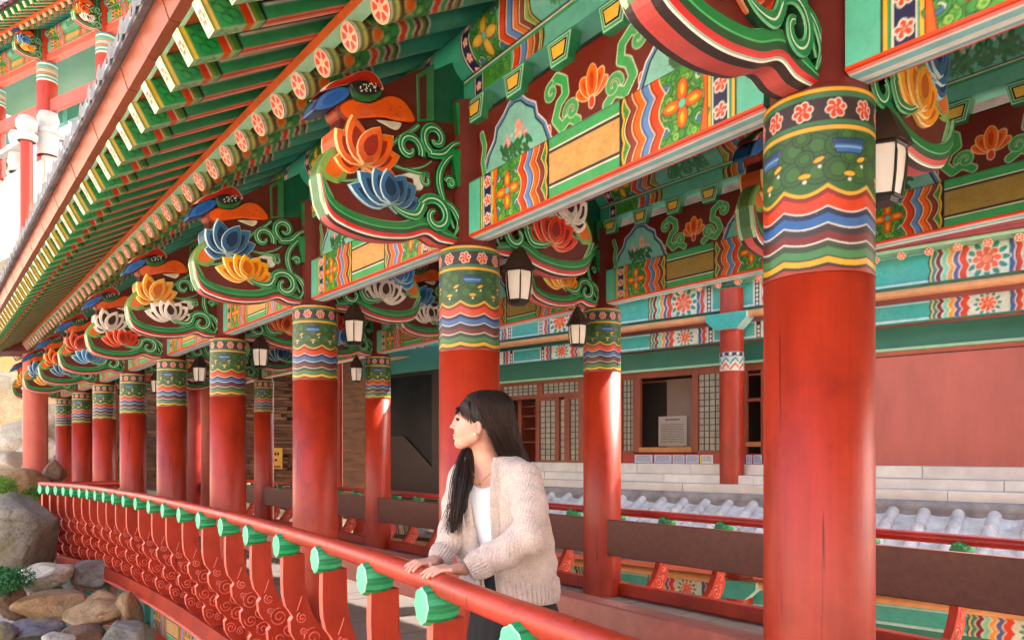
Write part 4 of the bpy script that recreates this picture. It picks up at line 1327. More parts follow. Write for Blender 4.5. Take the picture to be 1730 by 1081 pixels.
P = np.array([[(.048 * math.cos(t), L_ * math.cos(ang) - .048 * math.sin(t) * math.sin(ang), L_ * math.sin(ang) + .048 * math.sin(t) * math.cos(ang)) for t in np.linspace(0, 2 * PI, 10, endpoint=False)] for L_ in (0, .3)])
bb.grid(P, close=True); HRAF = bb.me('hall_rafter', [M['teal']], smooth=True)
hall_storey(0, 0, -7.6, 4)
hall_storey(-3.5, -1.0, -7.6 + .55, 4)

WY = .45
xl, xr = fx(835, WY), 8.0
def hbox(name, x0, x1, z0, z1, y0, y1, mat, parent=hall, bv=.0):
    b = MB(); b.box(x0, x1, y0, y1, CAMZ + z0, CAMZ + z1); o = b.obj(name, [mat], parent)
    if bv: bevel(o, bv)
    return o
hbox('upper_panel', xl - 3, xr, 1.34, 1.60, WY - .06, WY, M['dteal2'])
hbox('panel_trim', xl - 3, xr, 1.300, 1.335, WY - .09, WY, M['pgreen'])
hbox('pink_wall', fx(1296, WY), xr, -.15, 1.26, WY, WY + .2, M['pinkwall'])
hbox('wall_trim', fx(1296, WY), xr, 1.262, 1.298, WY - .02, WY, M['pinkwall'])
hbox('wall_trim', fx(1296, WY), xr, 1.235, 1.247, WY - .004, WY - .001, M['black'])
xd = fx(992, WY)
hbox('upper_panel', xl - 2, xd + .1, 1.602, 2.26, WY - .05, WY, M['dteal2'])
hbox('plaster_panel', xl - 2, fx(942, WY), 2.29, 3.2, WY - .04, WY, M['plaster'])
hbox('panel_trim', xl - 2, xd + .1, 2.262, 2.288, WY - .09, WY, M['pinkwall'])
# recess behind the doors and windows
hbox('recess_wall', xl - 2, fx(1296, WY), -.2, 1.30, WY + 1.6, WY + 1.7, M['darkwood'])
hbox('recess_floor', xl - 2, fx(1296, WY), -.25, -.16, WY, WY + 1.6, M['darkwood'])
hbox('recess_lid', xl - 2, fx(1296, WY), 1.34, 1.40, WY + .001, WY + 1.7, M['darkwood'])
# lattice: frame with crossing bars over translucent paper
M['lattice_paper'] = solid('aged_window_paper', S(176, 172, 156), .6, .2, 9.0)
def lattice(x0, x1, z0, z1, nx_, nz_, name='lattice_window'):
    o = hbox(name, x0, x1, z0, z1, WY + .03, WY + .05, M['lattice_paper'])
    rr = random.Random(int(x0 * 1000))
    for i in range(1, nx_):
        x = x0 + (x1 - x0) * i / nx_ + rr.uniform(-.008, .008)
        b = MB(); b.box(x - .007, x + .007, WY + .018, WY + .032, CAMZ + z0, CAMZ + z1); b.obj('lattice_bar', [M['darkgrey']], o)
    for j in range(1, nz_):
        z = z0 + (z1 - z0) * j / nz_ + rr.uniform(-.006, .006)
        b = MB(); b.box(x0, x1, WY + .014, WY + .028, CAMZ + z - .007, CAMZ + z + .007); b.obj('lattice_bar', [M['darkgrey']], o)
    return o
M['darkgrey'] = solid('dark_grey_lattice', S(84, 78, 68), .6, .2, 8.0)
def zpy(py, px): # height above the camera of a photo row on the hall wall
    t = (px - CX) / FPX
    x = fx(px, WY)
    Y = Q.y - .654 * x + .756 * WY
    return (HOR - py) / FPX * Y
FW = M['woodframe']
def frame_between(px0, px1, pz0, pz1, name='door_frame', dy=0.0, mat=None):
    return hbox(name, fx(px0, WY), fx(px1, WY), zpy(pz1, (px0 + px1) / 2), zpy(pz0, (px0 + px1) / 2), WY - .02 + dy, WY + .06, mat or FW, bv=.004)
ZB = -.155
def fr(x0p, x1p, z0, z1, dy=0.0, mat=None, name='door_frame'):
    return hbox(name, fx(x0p, WY), fx(x1p, WY), z0, z1, WY - .02 + dy, WY + .06, mat or FW, bv=.004)
# left door group (845..985), upper lights and two lattice doors with an open bay of shelves
fr(838, 990, 1.245, 1.298); fr(838, 990, .985, 1.06, -.004)
fr(838, 849, ZB, 1.245, -.002); fr(908, 917, 1.06, 1.245, -.002); fr(978, 990, ZB, 1.245, -.003)
lattice(fx(849, WY), fx(908, WY), 1.06, 1.245, 7, 3); lattice(fx(917, WY), fx(978, WY), 1.06, 1.245, 7, 3)
fr(906, 912, ZB, .985, .002); fr(938, 945, ZB, .985, .002); fr(954, 963, ZB, .985, .002)
lattice(fx(912, WY), fx(938, WY), ZB + .04, .94, 3, 11); lattice(fx(963, WY), fx(978, WY), ZB + .04, .94, 2, 11); lattice(fx(946, WY), fx(953, WY), ZB + .04, .94, 1, 9)
fr(912, 938, .94, .985, .004); fr(963, 978, .94, .985, .004); fr(912, 990, ZB, ZB + .04, .006)
M['shelfwood'] = solid('reddish_shelf_wood', S(120, 56, 46), .5, .15, 5)
for z in (.20, .45, .68, .86):
    hbox('shelf', fx(868, WY), fx(906, WY), z, z + .025, WY + .25, WY + .55, M['shelfwood'])
hbox('shelf_side', fx(862, WY), fx(868, WY), ZB, .985, WY + .22, WY + .6, FW)
hbox('shelf_back', fx(850, WY), fx(906, WY), ZB, .985, WY + .6, WY + .63, M['red_dark'])
# middle windows (1050..1290)
fr(1040, 1300, 1.20, 1.298, -.006); fr(1040, 1052, ZB, 1.20, -.002); fr(1070, 1082, .02, 1.20, -.002); fr(1170, 1180, .02, 1.20, -.002); fr(1216, 1262, ZB, 1.20, -.002); fr(1286, 1300, ZB, 1.20, -.002)
lattice(fx(1052, WY), fx(1070, WY), .05, 1.2, 3, 12); lattice(fx(1180, WY), fx(1216, WY), .05, 1.2, 4, 12)
fr(1052, 1070, .0, .05, .003); fr(1180, 1216, .0, .05, .003)
M['sill'] = solid('ochre_window_sill', S(190, 124, 70), .5, .12, 4)
fr(1082, 1170, .02, .10, -.03, M['sill'], 'window_sill'); fr(1262, 1286, .1, .17, -.03, M['sill'], 'window_sill')
fr(1262, 1286, .75, .80, .0, FW, 'window_bar')
hbox('inner_partition', fx(1110, WY), fx(1163, WY), .1, 1.19, WY + .32, WY + .36, solid('grey_brown_partition', S(132, 112, 100), .7, .08, 2))
M['redpanel'] = solid('red_dado_panel', S(176, 50, 44), .5, .12, 4)
hbox('dado_panel', fx(1040, WY), fx(1300, WY), ZB, .0, WY - .01, WY + .05, M['redpanel'])

def sheet(name, x0, x1, z0, z1, y, label, lines, grp=None, tint=None, seed=0):
    """a printed sheet: paper with rows of small dark marks"""
    o = thing(name, Q + Vector((.756 * x0 + .654 * y, -.654 * x0 + .756 * y, CAMZ + z0)), QRZ, label, 'notice', grp)
    w, h = x1 - x0, z1 - z0
    b = MB(); b.box(0, w, 0, .006, 0, h); b.obj('paper', [tint or M['paper']], o)
    gg = random.Random(seed)
    b = MB()
    for i, (fz, fw, th_) in enumerate(lines):
        x = w * (1 - fw) / 2
        while x < w * (1 + fw) / 2 - .01:
            l = gg.uniform(.012, .045) if th_ < .02 else th_ * 1.1
            b.poly([(x, -.002, h * fz), (min(x + l, w * (1 + fw) / 2), -.002, h * fz), (min(x + l, w * (1 + fw) / 2), -.002, h * fz + th_), (x, -.002, h * fz + th_)])
            x += l + gg.uniform(.006, .012)
    b.obj('print', [M['black']], o)
    return o
sheet('window_notice', fx(1113, WY + .3), fx(1161, WY + .3), .12, .60, WY + .29, 'grey notice sheet of printed lines in the open brown window', [(.86, .5, .022)] + [(.72 - .055 * k, .8, .008) for k in range(12)], seed=1, tint=solid('grey_paper', S(176, 166, 158), .8, .05, 6))
words = ['pale lilac leaflet first from the left under the hall window', 'pale lilac leaflet second from the left under the hall window', 'lilac leaflet third from the left under the hall window', 'lilac leaflet fourth from the left under the hall window', 'white leaflet with a yellow edge under the hall window', 'lilac leaflet just right of the slim red hall column', 'lilac leaflet farthest right under the dark hall window']
M['lilac'] = solid('lilac_paper', S(196, 196, 222), .7, .05, 6); M['yellowpaper'] = solid('yellow_paper', S(226, 196, 90), .7, .05, 6)
for i, (a, b_) in enumerate(((1074, 1104), (1107, 1136), (1138, 1158), (1160, 1182), (1184, 1206), (1262, 1272), (1274, 1288))):
    o = sheet('leaflet', fx(a, WY), fx(b_, WY), -.148, -.02, WY - .03, words[i], [(.75, .7, .010)] + [(.6 - .12 * k, .8, .005) for k in range(4)], 'leaflets along the hall window', M['lilac'] if i != 4 else M['paper'], i)
    if i == 4:
        b = MB(); b.box(.002, .03, -.003, -.0005, .002, .126); b.obj('yellow_edge', [M['yellowpaper']], o)

# stone steps under the wall, coping, ridge and tiled roof below
def stone_band(y0, y1, z0, z1, ln, name):
    x = -4.75
    k = 0
    while x < 8.0:
        l = ln * (.8 + .4 * random.random())
        hbox(name, x + .003, x + l - .003, z0 - .002 * (k % 2), z1 - .001 * (k % 3), y0 + .003 * (k % 2), y1, M['stone_white'], hall, .006)
        x += l; k += 1
stone_band(.10, .8, -.30, -.152, 1.1, 'stone_block')
stone_band(-.12, .25, -.42, -.302, 1.3, 'stone_block')
stone_band(-.42, .1, -.56, -.422, 1.6, 'coping_stone')
# roof: ridge roll, trough tiles and cover tiles
b = MB(); b.tube([(-4.75, -.52, CAMZ - .60), (8, -.52, CAMZ - .60)], .075, 14); b.obj('roof_ridge', [M['tile_dark']], hall, smooth=True)
hbox('ridge_bed', -4.75, 8, -1.0, -.60, -.58, -.42, M['tile_dark'])
RZA, RZB, RYA, RYB = -.66, -1.22, -.56, -1.75
b = MB(); b.prism([(RYA, CAMZ + RZA - .14), (RYB, CAMZ + RZB - .14), (RYB, CAMZ + RZB - .09), (RYA, CAMZ + RZA - .06)], -4.75, 8); b.obj('roof_deck', [M['tile_dark']], hall)
tl = math.hypot(RYB - RYA, RZB - RZA); tang = math.atan2(RZA - RZB, RYA - RYB)
def cover(r, L_):
    b = MB(); P = []
    for y, rr in ((-.02, r * 1.06), (.012, r * 1.06), (.014, r * .98), (L_, r * .92)):
        P.append([(rr * math.cos(a), y, rr * math.sin(a)) for a in np.linspace(-.15, PI + .15, 11)])
    b.grid(np.array(P)); b.poly([tuple(p) for p in P[0]][::-1])
    return b.me('cover_tile', [M['tile']], smooth=True)
def trough(w, L_):
    b = MB(); P = []
    for y, dz in ((-.02, -.014), (-.02, .004), (L_, .0)):
        P.append([(w * q, y, dz - .030 * (1 - q * q)) for q in np.linspace(-1, 1, 7)])
    b.grid(np.array(P))
    return b.me('trough_tile', [M['tile']], smooth=False)
CT, TT = cover(.070, tl / 4 + .03), trough(.15, tl / 6 + .05)
nx_t = 0
x = -4.4
while x < 5.0:
    for j in range(4):
        f = (j + 0.0) / 4
        add('cover_tile', CT, hall, (x, RYB + (RYA - RYB) * f, CAMZ + RZB + (RZA - RZB) * f - .012 * j * 0), (tang, 0, random.uniform(-.02, .02)))
    for j in range(6):
        f = j / 6
        add('trough_tile', TT, hall, (x + .165, RYB + (RYA - RYB) * f, CAMZ + RZB + (RZA - RZB) * f - .002), (tang + .03, 0, 0))
    x += .33
hbox('lower_wall', -4.75, 8, -3.6, -2.2, -.55, -.4, M['pinkwall'])
hbox('lower_panel', -4.75, 8, -2.2, -1.85, -.58, -.4, M['dteal2'])
hbox('main_roof', -9, 8, 3.3, 3.5, -.3, 5, M['tile_dark'])
hbox('rear_wall', -9, 8, -4, 3.3, 2.6, 2.8, M['pinkwall'])

# ================================================================== STACKED-STONE WALL and dark display hall behind the far pillars
stw = thing('stacked_stone_wall', (-7.6, 20.4, 0), 0, 'brown stacked thin-stone wall behind the far red pillars', 'wall')
M['ledge'] = solid('brown_ledge_stone', S(96, 66, 48), .8, .35, 2.2, (1, 1, 4), .3, bscale=18)
M['ledge2'] = solid('tan_ledge_stone', S(116, 84, 62), .8, .3, 2.2, (1, 1, 4), .3, bscale=18)
b = MB(); b.box(-3.5, 4.6, .12, .5, -1.2, 4.2); b.obj('wall_core', [M['ledge']], stw)
stones = []
for v in range(10):
    b = MB(); h = .082
    l = .42 + .06 * v
    top = [(x, -random.uniform(0, .05), h - random.uniform(0, .015)) for x in np.linspace(0, l, 5)]
    bot = [(x, -random.uniform(0, .05), random.uniform(0, .012)) for x in np.linspace(0, l, 5)]
    P = np.array([[(x, .2, z) for x, y, z in bot], bot, top, [(x, .2, z) for x, y, z in top]])
    b.grid(P, flip=True)
    stones.append((l, b.me('ledge_stone', [M['ledge'] if v % 3 else M['ledge2']])))
cnt = 0
for r_ in range(34):
    z = .75 + r_ * .092
    x = -3.5 - random.random() * .3
    while x < 1.3 and cnt < 296:
        l, me_ = random.choice(stones)
        l2 = random.uniform(.9, 1.7)
        add('ledge_stone', me_, stw, (x, random.uniform(-.03, .05), z), (0, 0, 0), (l2, 1, 1.15))
        x += l * l2 + .012; cnt += 1

b = MB(); b.box(-3.6, 5.4, -1.6, .6, 4.25, 4.5); b.obj('porch_roof', [M['dteal2']], stw)
b = MB(); b.box(-3.6, 5.4, -1.6, -1.4, 3.85, 4.249); b.obj('porch_beam', [M['dteal2']], stw)
dh = thing('display_hall', at(700, 766, 14.6), R(-42), 'dark timber hall front with a slanted window between the pillars', 'building')
dz = -CAMZ
def dbox(name, x0, x1, y0, y1, z0, z1, mat):
    b = MB(); b.box(x0, x1, y0, y1, z0 + dz, z1 + dz); return b.obj(name, [mat], dh)
def glass_mat():
    m, nt, b = newmat('dark_window_glass')
    n_ = _noise(nt, 1.6, 5, .7); r_ = _ramp(nt, n_.outputs[0], [(.4, S(8, 10, 14)), (.7, S(28, 33, 38))])
    nt.links.new(r_.outputs[0], b.inputs['Base Color']); b.inputs['Roughness'].default_value = .35; b.inputs['Specular IOR Level'].default_value = .15
    return m
M['dglass'] = glass_mat()
dbox('front_wall', -1.6, .8, 0, .3, -1.5, 3.0, M['darkwood'])
dbox('lintel', -1.6, .9, -.06, .3, 3.003, 3.45, M['dteal2'])
b = MB(); b.prism([(-1.1, 1.75 + dz), (-.25, 1.75 + dz), (.55, 1.15 + dz), (.55, 2.93 + dz), (-1.1, 2.93 + dz)], -.03, -.01, plane='xz'); b.obj('slanted_window', [M['dglass']], dh)
b = MB(); b.prism([(-1.1, 1.69 + dz), (-.25, 1.69 + dz), (.60, 1.06 + dz), (.60, 1.13 + dz), (-.25, 1.745 + dz), (-1.1, 1.745 + dz)], -.06, -.012, plane='xz'); b.obj('window_frame', [M['darkwood']], dh)
dbox('corner_post', .60, .85, -.08, .3, -1.5, 3.0, M['darkwood'])

# red columns of the building behind
for i, (px, Y, w, lab) in enumerate(((570, 15.6, .11, 'slim red column beside the stone wall, just left of a painted pillar'), (329, 17.5, .21, 'dark red column standing in front of the stacked stone wall'))):
    p = at(px, HOR, Y)
    b = MB(); b.lathe([(w, -1.5), (w, 4.4)], 20)
    o = b.obj('red_column', [M['red'] if i == 0 else M['red_dark']], None, (p.x, p.y, 0), smooth=True); tag(o, lab, 'column')
    b = MB(); b.box(-.5, .5, -.1, .1, 3.9, 4.25); b.obj('head_beam', [M['red_dark']], o)

# yellow sign on the stone wall, with a small lower plate
p = at(464, 780, 19.6)
o = thing('yellow_sign', (p.x, p.y, 0), 0, 'small yellow sign with dark lettering on the stacked stone wall', 'sign')
b = MB(); b.box(-.2, .2, -.02, .0, 1.0, 1.55); b.obj('sign_board', [solid('yellow_sign_paint', S(190, 148, 62), .5, .12, 4)], o)
b = MB()
for k in range(4): b.box(-.15 + .075 * k, -.10 + .075 * k, -.026, -.021, 1.36, 1.43)
for k in range(2): b.box(-.08 + .09 * k, -.02 + .09 * k, -.026, -.021, 1.20, 1.26)
b.box(-.17, .17, -.026, -.021, 1.04, 1.07)
b.obj('lettering', [M['black']], o)
b = MB(); b.box(-.02, .02, -.0, .05, -.5, 1.0); b.obj('post', [M['black']], o)
# ================================================================== UPPER PAVILION (top left) on its white stone terrace
PA, PB = at(180, HOR, 14.5), at(80, HOR, 15.55)
prz = math.atan2(PA.y - PB.y, PA.x - PB.x)
pav = thing('upper_pavilion', (PA.x, PA.y, 0), prz, 'upper temple pavilion with red columns and painted eaves above the white wall', 'building')
PK = .66
pav.scale = (PK, PK, PK)
HC = (CAMZ + 8.16) / PK                                      # top of its painted capitals
psp = math.hypot(PA.x - PB.x, PA.y - PB.y) / PK
c = Cv(2 * PI * .29, .42, .014, S(90, 150, 140))
for i, (z, col) in enumerate(((0, WHITE), (.03, S(70, 130, 120)), (.09, WHITE), (.11, S(70, 130, 120)), (.16, ORANGE), (.19, S(120, 180, 170)), (.25, ORANGE), (.28, S(80, 150, 140)), (.36, WHITE), (.38, S(70, 130, 130)))):
    c.fill(c.V >= z, col)
PCAP = c.surf('column_band', lambda U, V: (.293 * np.cos(U / .29), .293 * np.sin(U / .29), V * 1.4), M['paint'])
b = MB(); b.lathe([(.29, (CAMZ + 6.1) / PK), (.29, HC - .02), (.22, HC), (.22, HC + 1.1)], 24); PCOL = b.me('column', [M['red']], smooth=True)
b = MB(); b.lathe([(.29, -1.0), (.29, HC - .02), (.22, HC), (.22, HC + 1.1)], 24); PCOL2 = b.me('column', [M['red']], smooth=True)
M['salmon'] = solid('faded_red_beam', S(186, 84, 70), .5, .12, 3)
for k in range(-5, 1):
    o = add('column', PCOL if k < 0 else PCOL2, pav, (k * psp, 0, 0)); add('column_band', PCAP, o, (0, 0, HC - .61))
    o = add('column', PCOL if k < 0 else PCOL2, pav, (k * psp, 3.6, 0)); add('column_band', PCAP, o, (0, 0, HC - .61))
    bracket(pav, k * psp, 0, HC - 2.63, ['orange', 'red', 'sky'][k % 3], ['white', 'red', 'yellow'][k % 3])
for k in range(-5, 1):
    f = psp / SP
    b = MB(); b.box(k * psp + .15, (k + 1) * psp - .15, -.12, .12, HC + .02, HC + .24); bevel(b.obj('tie_beam', [M['salmon']], pav), .02)
    b = MB(); b.box(k * psp + .15, (k + 1) * psp - .15, -.07, .07, HC - 1.60, HC - 1.18); bevel(b.obj('tie_beam', [M['salmon']], pav), .02)
    o = add('beam', BEAMC, pav, (k * psp, 0, HC + .30), (0, 0, 0), (f, 1, 1)); add('beam_painting', BEAMP, o)
    o = add('purlin', PURLC, pav, (k * psp, 0, HC + .62), (0, 0, 0), (f, 1, 1)); add('purlin_painting', PURLP, o)
    b = MB(); b.box(k * psp + .15, (k + 1) * psp - .15, 2.3, 2.5, HC - .2, HC + .5); b.obj('rear_beam', [M['dteal2']], pav)
dzp = HC + .62 - 3.505 + .02
for i in range(56):
    x = -10.6 + i * RS
    o = add('rafter', RAFTER, pav, (x, RY1, RZ1 + dzp)); add('rafter_end', RAFEND, o)
    o = add('flying_rafter', FLYING, pav, (x, FY1, FZ1 + dzp)); add('flying_rafter_end', FLYEND, o)
def pbox(name, x0, x1, y0, y1, z0, z1, mat, parent=pav):
    b = MB(); b.box(x0, x1, y0, y1, z0, z1); return b.obj(name, [mat], parent)
pbox('eave_strip', -10.8, 7.4, -.975, -.895, CAMZ + 2.197 + dzp, CAMZ + 2.268 + dzp, M['orange'])
b = MB(); b.prism([(-1.55, zf(-1.55) + FR_H + .002 + dzp), (-.8, zf(-.8) + FR_H + .002 + dzp), (2.4, zr(2.4) + .1 + dzp), (2.4, zr(2.4) + .2 + dzp), (-.8, zf(-.8) + .22 + dzp), (-1.7, zf(-1.7) + .22 + dzp)], -10.8, 7.4); b.obj('roof_slope', [M['dgreen']], pav)
pbox('fascia', -10.8, 7.4, -1.66, -1.556, CAMZ + 2.18 + dzp, CAMZ + 2.33 + dzp, M['dred'])
for k in range(60): add('cover_tile_row', TILE, pav, (-10.6 + .3 * k, 0, dzp + .01))
pbox('ceiling', -10.8, 7.4, .2, 4.0, HC + 1.15, HC + 1.22, M['dteal'])
# white balustrade on the terrace
M['white_rail'] = solid('white_painted_stone', S(182, 182, 182), .6, .1, 4)
_p = at(76, HOR, 15.3); terr = thing('white_terrace', (_p.x, _p.y, 0), 0, 'big white stone terrace wall with a corner, at upper left', 'wall')
TZ = CAMZ + (HOR - 262) / FPX * 15.3
c0 = Vector((0, 0))
dl = Vector((-.80, .60)); dr = Vector((.72, .69))
def wall_run(d, L_, rows, parent):
    nrm = Vector((-d.y, d.x))
    if nrm.y > 0: nrm = -nrm
    a = math.atan2(d.y, d.x)
    hs = .92
    for r_ in range(rows):
        x = .0
        k = 0
        while x < L_:
            l = 1.9 + .3 * ((r_ + k) % 2)
            b = MB(); x1 = min(x + l, L_)
            yy = (-.02, .30) if nrm.dot(Vector((-math.sin(a), math.cos(a)))) < 0 else (-.30, .02)
            z1 = TZ - r_ * hs; z0 = z1 - hs
            b.box(x + .004, x1 - .004, yy[0] - .002 * (k % 2), yy[1], z0 + .006, z1 - .001)
            b.obj('wall_slab', [M['plaster']], parent, (0, 0, 0), (0, 0, a))
            x += l; k += 1
wall_run(dl, 9, 2, terr); wall_run(dr, 4.4, 2, terr)
b = MB()
p4 = [c0, c0 + dl * 9, c0 + dl * 9 + dr * 4.4, c0 + dr * 4.4]
b.prism([(p.x, p.y + .02) for p in p4], TZ - 1.82, TZ - .01, plane='xy'); b.obj('terrace_core', [M['plaster']], terr)
# posts, rails and ball finials
def balustrade(d, L_, parent, first=0):
    a = math.atan2(d.y, d.x)
    for k in range(first, int(L_ / 1.5) + 1):
        x, y = d.x * 1.5 * k, d.y * 1.5 * k
        b = MB(); b.lathe([(.20, TZ - .0), (.20, TZ + .42), (.24, TZ + .46), (.24, TZ + .54), (.15, TZ + .58), (.19, TZ + .68), (.21, TZ + .78), (.17, TZ + .90), (.001, TZ + .96)], 18)
        b.obj('post', [M['white_rail']], parent, (x, y + .1, 0), smooth=True)
    for z, h in ((TZ + .40 + .006 * first, .10),):
        b = MB(); b.box(.12 * first, L_, .02, .18, z, z + h); b.obj('top_rail', [M['white_rail']], parent, (0, 0, 0), (0, 0, a))
    for k in range(int(L_ / .75)):
        x, y = d.x * (.75 * k + .37), d.y * (.75 * k + .37)
        b = MB(); b.lathe([(.10, TZ), (.13, TZ + .1), (.06, TZ + .22), (.12, TZ + .33), (.10, TZ + .40)], 12); b.obj('baluster', [M['white_rail']], parent, (x, y + .1, 0), smooth=True)
balustrade(dl, 6, terr); balustrade(dr, 4.2, terr, 1)
# tall red pole in front of the terrace
p = at(45, HOR, 15.0)
o = MB(); o.lathe([(.115, CAMZ + 2.302), (.11, CAMZ + (HOR - 240) / FPX * 15.0)], 18)
o = o.obj('red_pole', [M['red']], None, (p.x, p.y, 0), smooth=True); tag(o, 'tall slim red pole in front of the white terrace wall', 'pole')
b = MB(); zt = CAMZ + (HOR - 240) / FPX * 15.0
b.lathe([(.16, zt), (.20, zt + .06), (.2, zt + .14), (.13, zt + .18), (.19, zt + .28), (.20, zt + .4), (.14, zt + .5), (.001, zt + .54)], 18); b.obj('finial', [M['white_rail']], o, smooth=True)
# timber band and lower wall under the terrace, at the far left edge
_p = at(18, HOR, 22.5); lw = thing('ochre_outbuilding', (_p.x, _p.y, 0), R(-14), 'ochre building wall with brown timber band below the white terrace', 'building')
b = MB(); b.box(-3.6, 2.6, 0, .3, -1.2, CAMZ + 7.2); b.obj('wall', [solid('ochre_wall', S(214, 170, 112), .8, .1, 2)], lw)
b = MB(); b.box(-3.6, 2.66, -.12, .3, CAMZ + 5.58, CAMZ + 5.86); b.obj('timber_band', [M['woodframe']], lw)
# pale red gate column beyond the end of the walkway, with its brown eave
_p = at(60, HOR, 15.3); gt = thing('gate_column', (_p.x, _p.y, 0), 0, 'pale red round column standing on the sunlit rocks beyond the walkway', 'column')
b = MB(); b.lathe([(.225, -1.0), (.225, CAMZ + 2.05)], 24); b.obj('shaft', [M['salmon']], gt, smooth=True)
b = MB(); b.box(-1.4, .42, -.45, .35, CAMZ + 2.052, CAMZ + 2.30); b.obj('head_beam', [M['dred']], gt)

# ================================================================== LANTERNS
def build_lantern():
    parts = {}
    k = 6
    ring = lambda r, z, o=R(30): [(r * math.cos(2 * PI * j / k + o), r * math.sin(2 * PI * j / k + o), z) for j in range(k)]
    b = MB(); b.grid(np.array([ring(.125, .215), ring(.112, .240), ring(.055, .335), ring(.018, .385)]), close=True); b.poly(ring(.018, .385)); b.poly(ring(.125, .215)[::-1])
    b.tube([(0, 0, .38), (0, 0, .58)], .006, 6)
    parts['lantern_roof'] = (b.me('lantern_roof', [M['lroof']]))
    b = MB()
    for j in range(k):
        a0 = [ring(r, z)[j] for r, z in ((.078, .02), (.092, .10), (.098, .17), (.096, .215))]
        b.tube(a0, .006, 5)
    for r, z in ((.079, .02), (.097, .210)):
        rr = ring(r, z)
        for j in range(k): b.tube([rr[j], rr[(j + 1) % k]], .007, 5)
    b.poly(ring(.078, .02)[::-1]); b.grid(np.array([ring(.06, .0), ring(.072, .018)]), close=True); b.poly(ring(.06, 0)[::-1])
    parts['lantern_frame'] = b.me('lantern_frame', [M['black']])
    b = MB(); b.grid(np.array([ring(.073, .022), ring(.087, .10), ring(.093, .17), ring(.091, .212)]), close=True)
    parts['lantern_pane'] = b.me('lantern_pane', [M['lpane']])
    return parts
M['lroof'] = solid('bronze_lantern_roof', S(58, 38, 32), .45, .2, 8)
M['lpane'] = solid('frosted_lantern_pane', S(226, 214, 206), .35, .05, 8)
LP = build_lantern()
lab = {0: 'hexagonal lantern peeking out right of the nearest big pillar', 1: 'hexagonal paper lantern right of the pillar behind the woman', 2: 'hexagonal lantern right of the third front pillar', 3: 'hexagonal lantern right of the fourth front pillar', 4: 'small lantern right of the fifth front pillar', 5: 'tiny lantern right of the sixth front pillar'}
lanterns = []
for i, (x, y) in enumerate(list(reversed(FRONT))[4:10]):
    lanterns.append((x + .07, y + .33, CAMZ + .945, lab[i]))
lb = {1: 'hexagonal lantern left of the slim pillar above the courtyard', 3: 'small lantern left of the second inner pillar'}
for i, (x, y) in enumerate(list(reversed(BACK))):
    k = i - 2 + 0
    if i == 5: lanterns.append((x + .02, y - .36, CAMZ + 1.03, 'hexagonal lantern left of the slim inner pillar above the courtyard'))
    if i == 7: lanterns.append((x + .02, y - .36, CAMZ + 1.03, 'small lantern left of the distant inner pillar by the dark window'))
ca, sa = math.cos(WALK_RZ), math.sin(WALK_RZ)
for x, y, z, l in lanterns:
    o = thing('hanging_lantern', (WALK_O.x + ca * x - sa * y, WALK_O.y + sa * x + ca * y, z), WALK_RZ, l, 'lantern', 'lanterns hung beside the pillars')
    for nme, me_ in LP.items(): add(nme, me_, o)
    o.scale = (.92, .92, 1.0)

# ================================================================== ROCKS AND PLANTS
def rock_mat(name, c1, c2, moss=0.0, mc=S(112, 108, 44)):
    m, nt, b = newmat(name)
    n1 = _noise(nt, 3.4, 9, .72); n2 = _noise(nt, 34, 8, .8); n3 = _noise(nt, 2.3, 6, .65)
    r1 = _ramp(nt, n1.outputs[0], [(.3, c1), (.5, tuple((a + b_) / 2 for a, b_ in zip(c1, c2))), (.68, c2)])
    r2 = _ramp(nt, n2.outputs[0], [(.32, (.42, .40, .38)), (.5, (.9, .9, .9)), (.7, (1.12, 1.1, 1.08))])
    col = _mix(nt, r1.outputs[0], r2.outputs[0], .85, 'MULTIPLY')
    geo = nt.nodes.new('ShaderNodeNewGeometry')
    vo = nt.nodes.new('ShaderNodeTexVoronoi'); vo.feature = 'DISTANCE_TO_EDGE'; vo.inputs['Scale'].default_value = 3.1
    ad = nt.nodes.new('ShaderNodeVectorMath'); ad.operation = 'ADD'
    nt.links.new(geo.outputs['Position'], ad.inputs[0]); nt.links.new(n1.outputs[1], ad.inputs[1])
    nt.links.new(ad.outputs[0], vo.inputs['Vector'])
    ck = _ramp(nt, vo.outputs['Distance'], [(.0, (.35, .33, .3)), (.018, (1, 1, 1))])
    col = _mix(nt, col, ck.outputs[0], .8, 'MULTIPLY')
    if moss:
        r3 = _ramp(nt, n3.outputs[0], [(.58 - moss * .2, (0, 0, 0)), (.72 - moss * .2, (.8, .8, .8))])
        col = _mix(nt, col, mc, r3.outputs[0])
    nt.links.new(col, b.inputs['Base Color'])
    b.inputs['Roughness'].default_value = .9
    mul = nt.nodes.new('ShaderNodeMath'); mul.operation = 'MULTIPLY_ADD'
    nt.links.new(ck.outputs[0], mul.inputs[0]); mul.inputs[1].default_value = .5; nt.links.new(n2.outputs[0], mul.inputs[2])
    _bump(nt, b, mul.outputs[0], .9, .025)
    return m
RM = {'grey': rock_mat('grey_rock', S(126, 118, 110), S(176, 168, 158)), 'moss': rock_mat('mossy_rock', S(132, 122, 110), S(178, 166, 150), .35, S(120, 108, 60)), 'tan': rock_mat('tan_rock', S(164, 124, 84), S(208, 172, 130)), 'brown': rock_mat('brown_rock', S(110, 80, 62), S(150, 116, 92)), 'pale': rock_mat('pale_rock', S(206, 186, 158), S(238, 226, 206)), 'violet': rock_mat('violet_grey_rock', S(96, 90, 104), S(146, 136, 142), .35, S(170, 150, 60))}
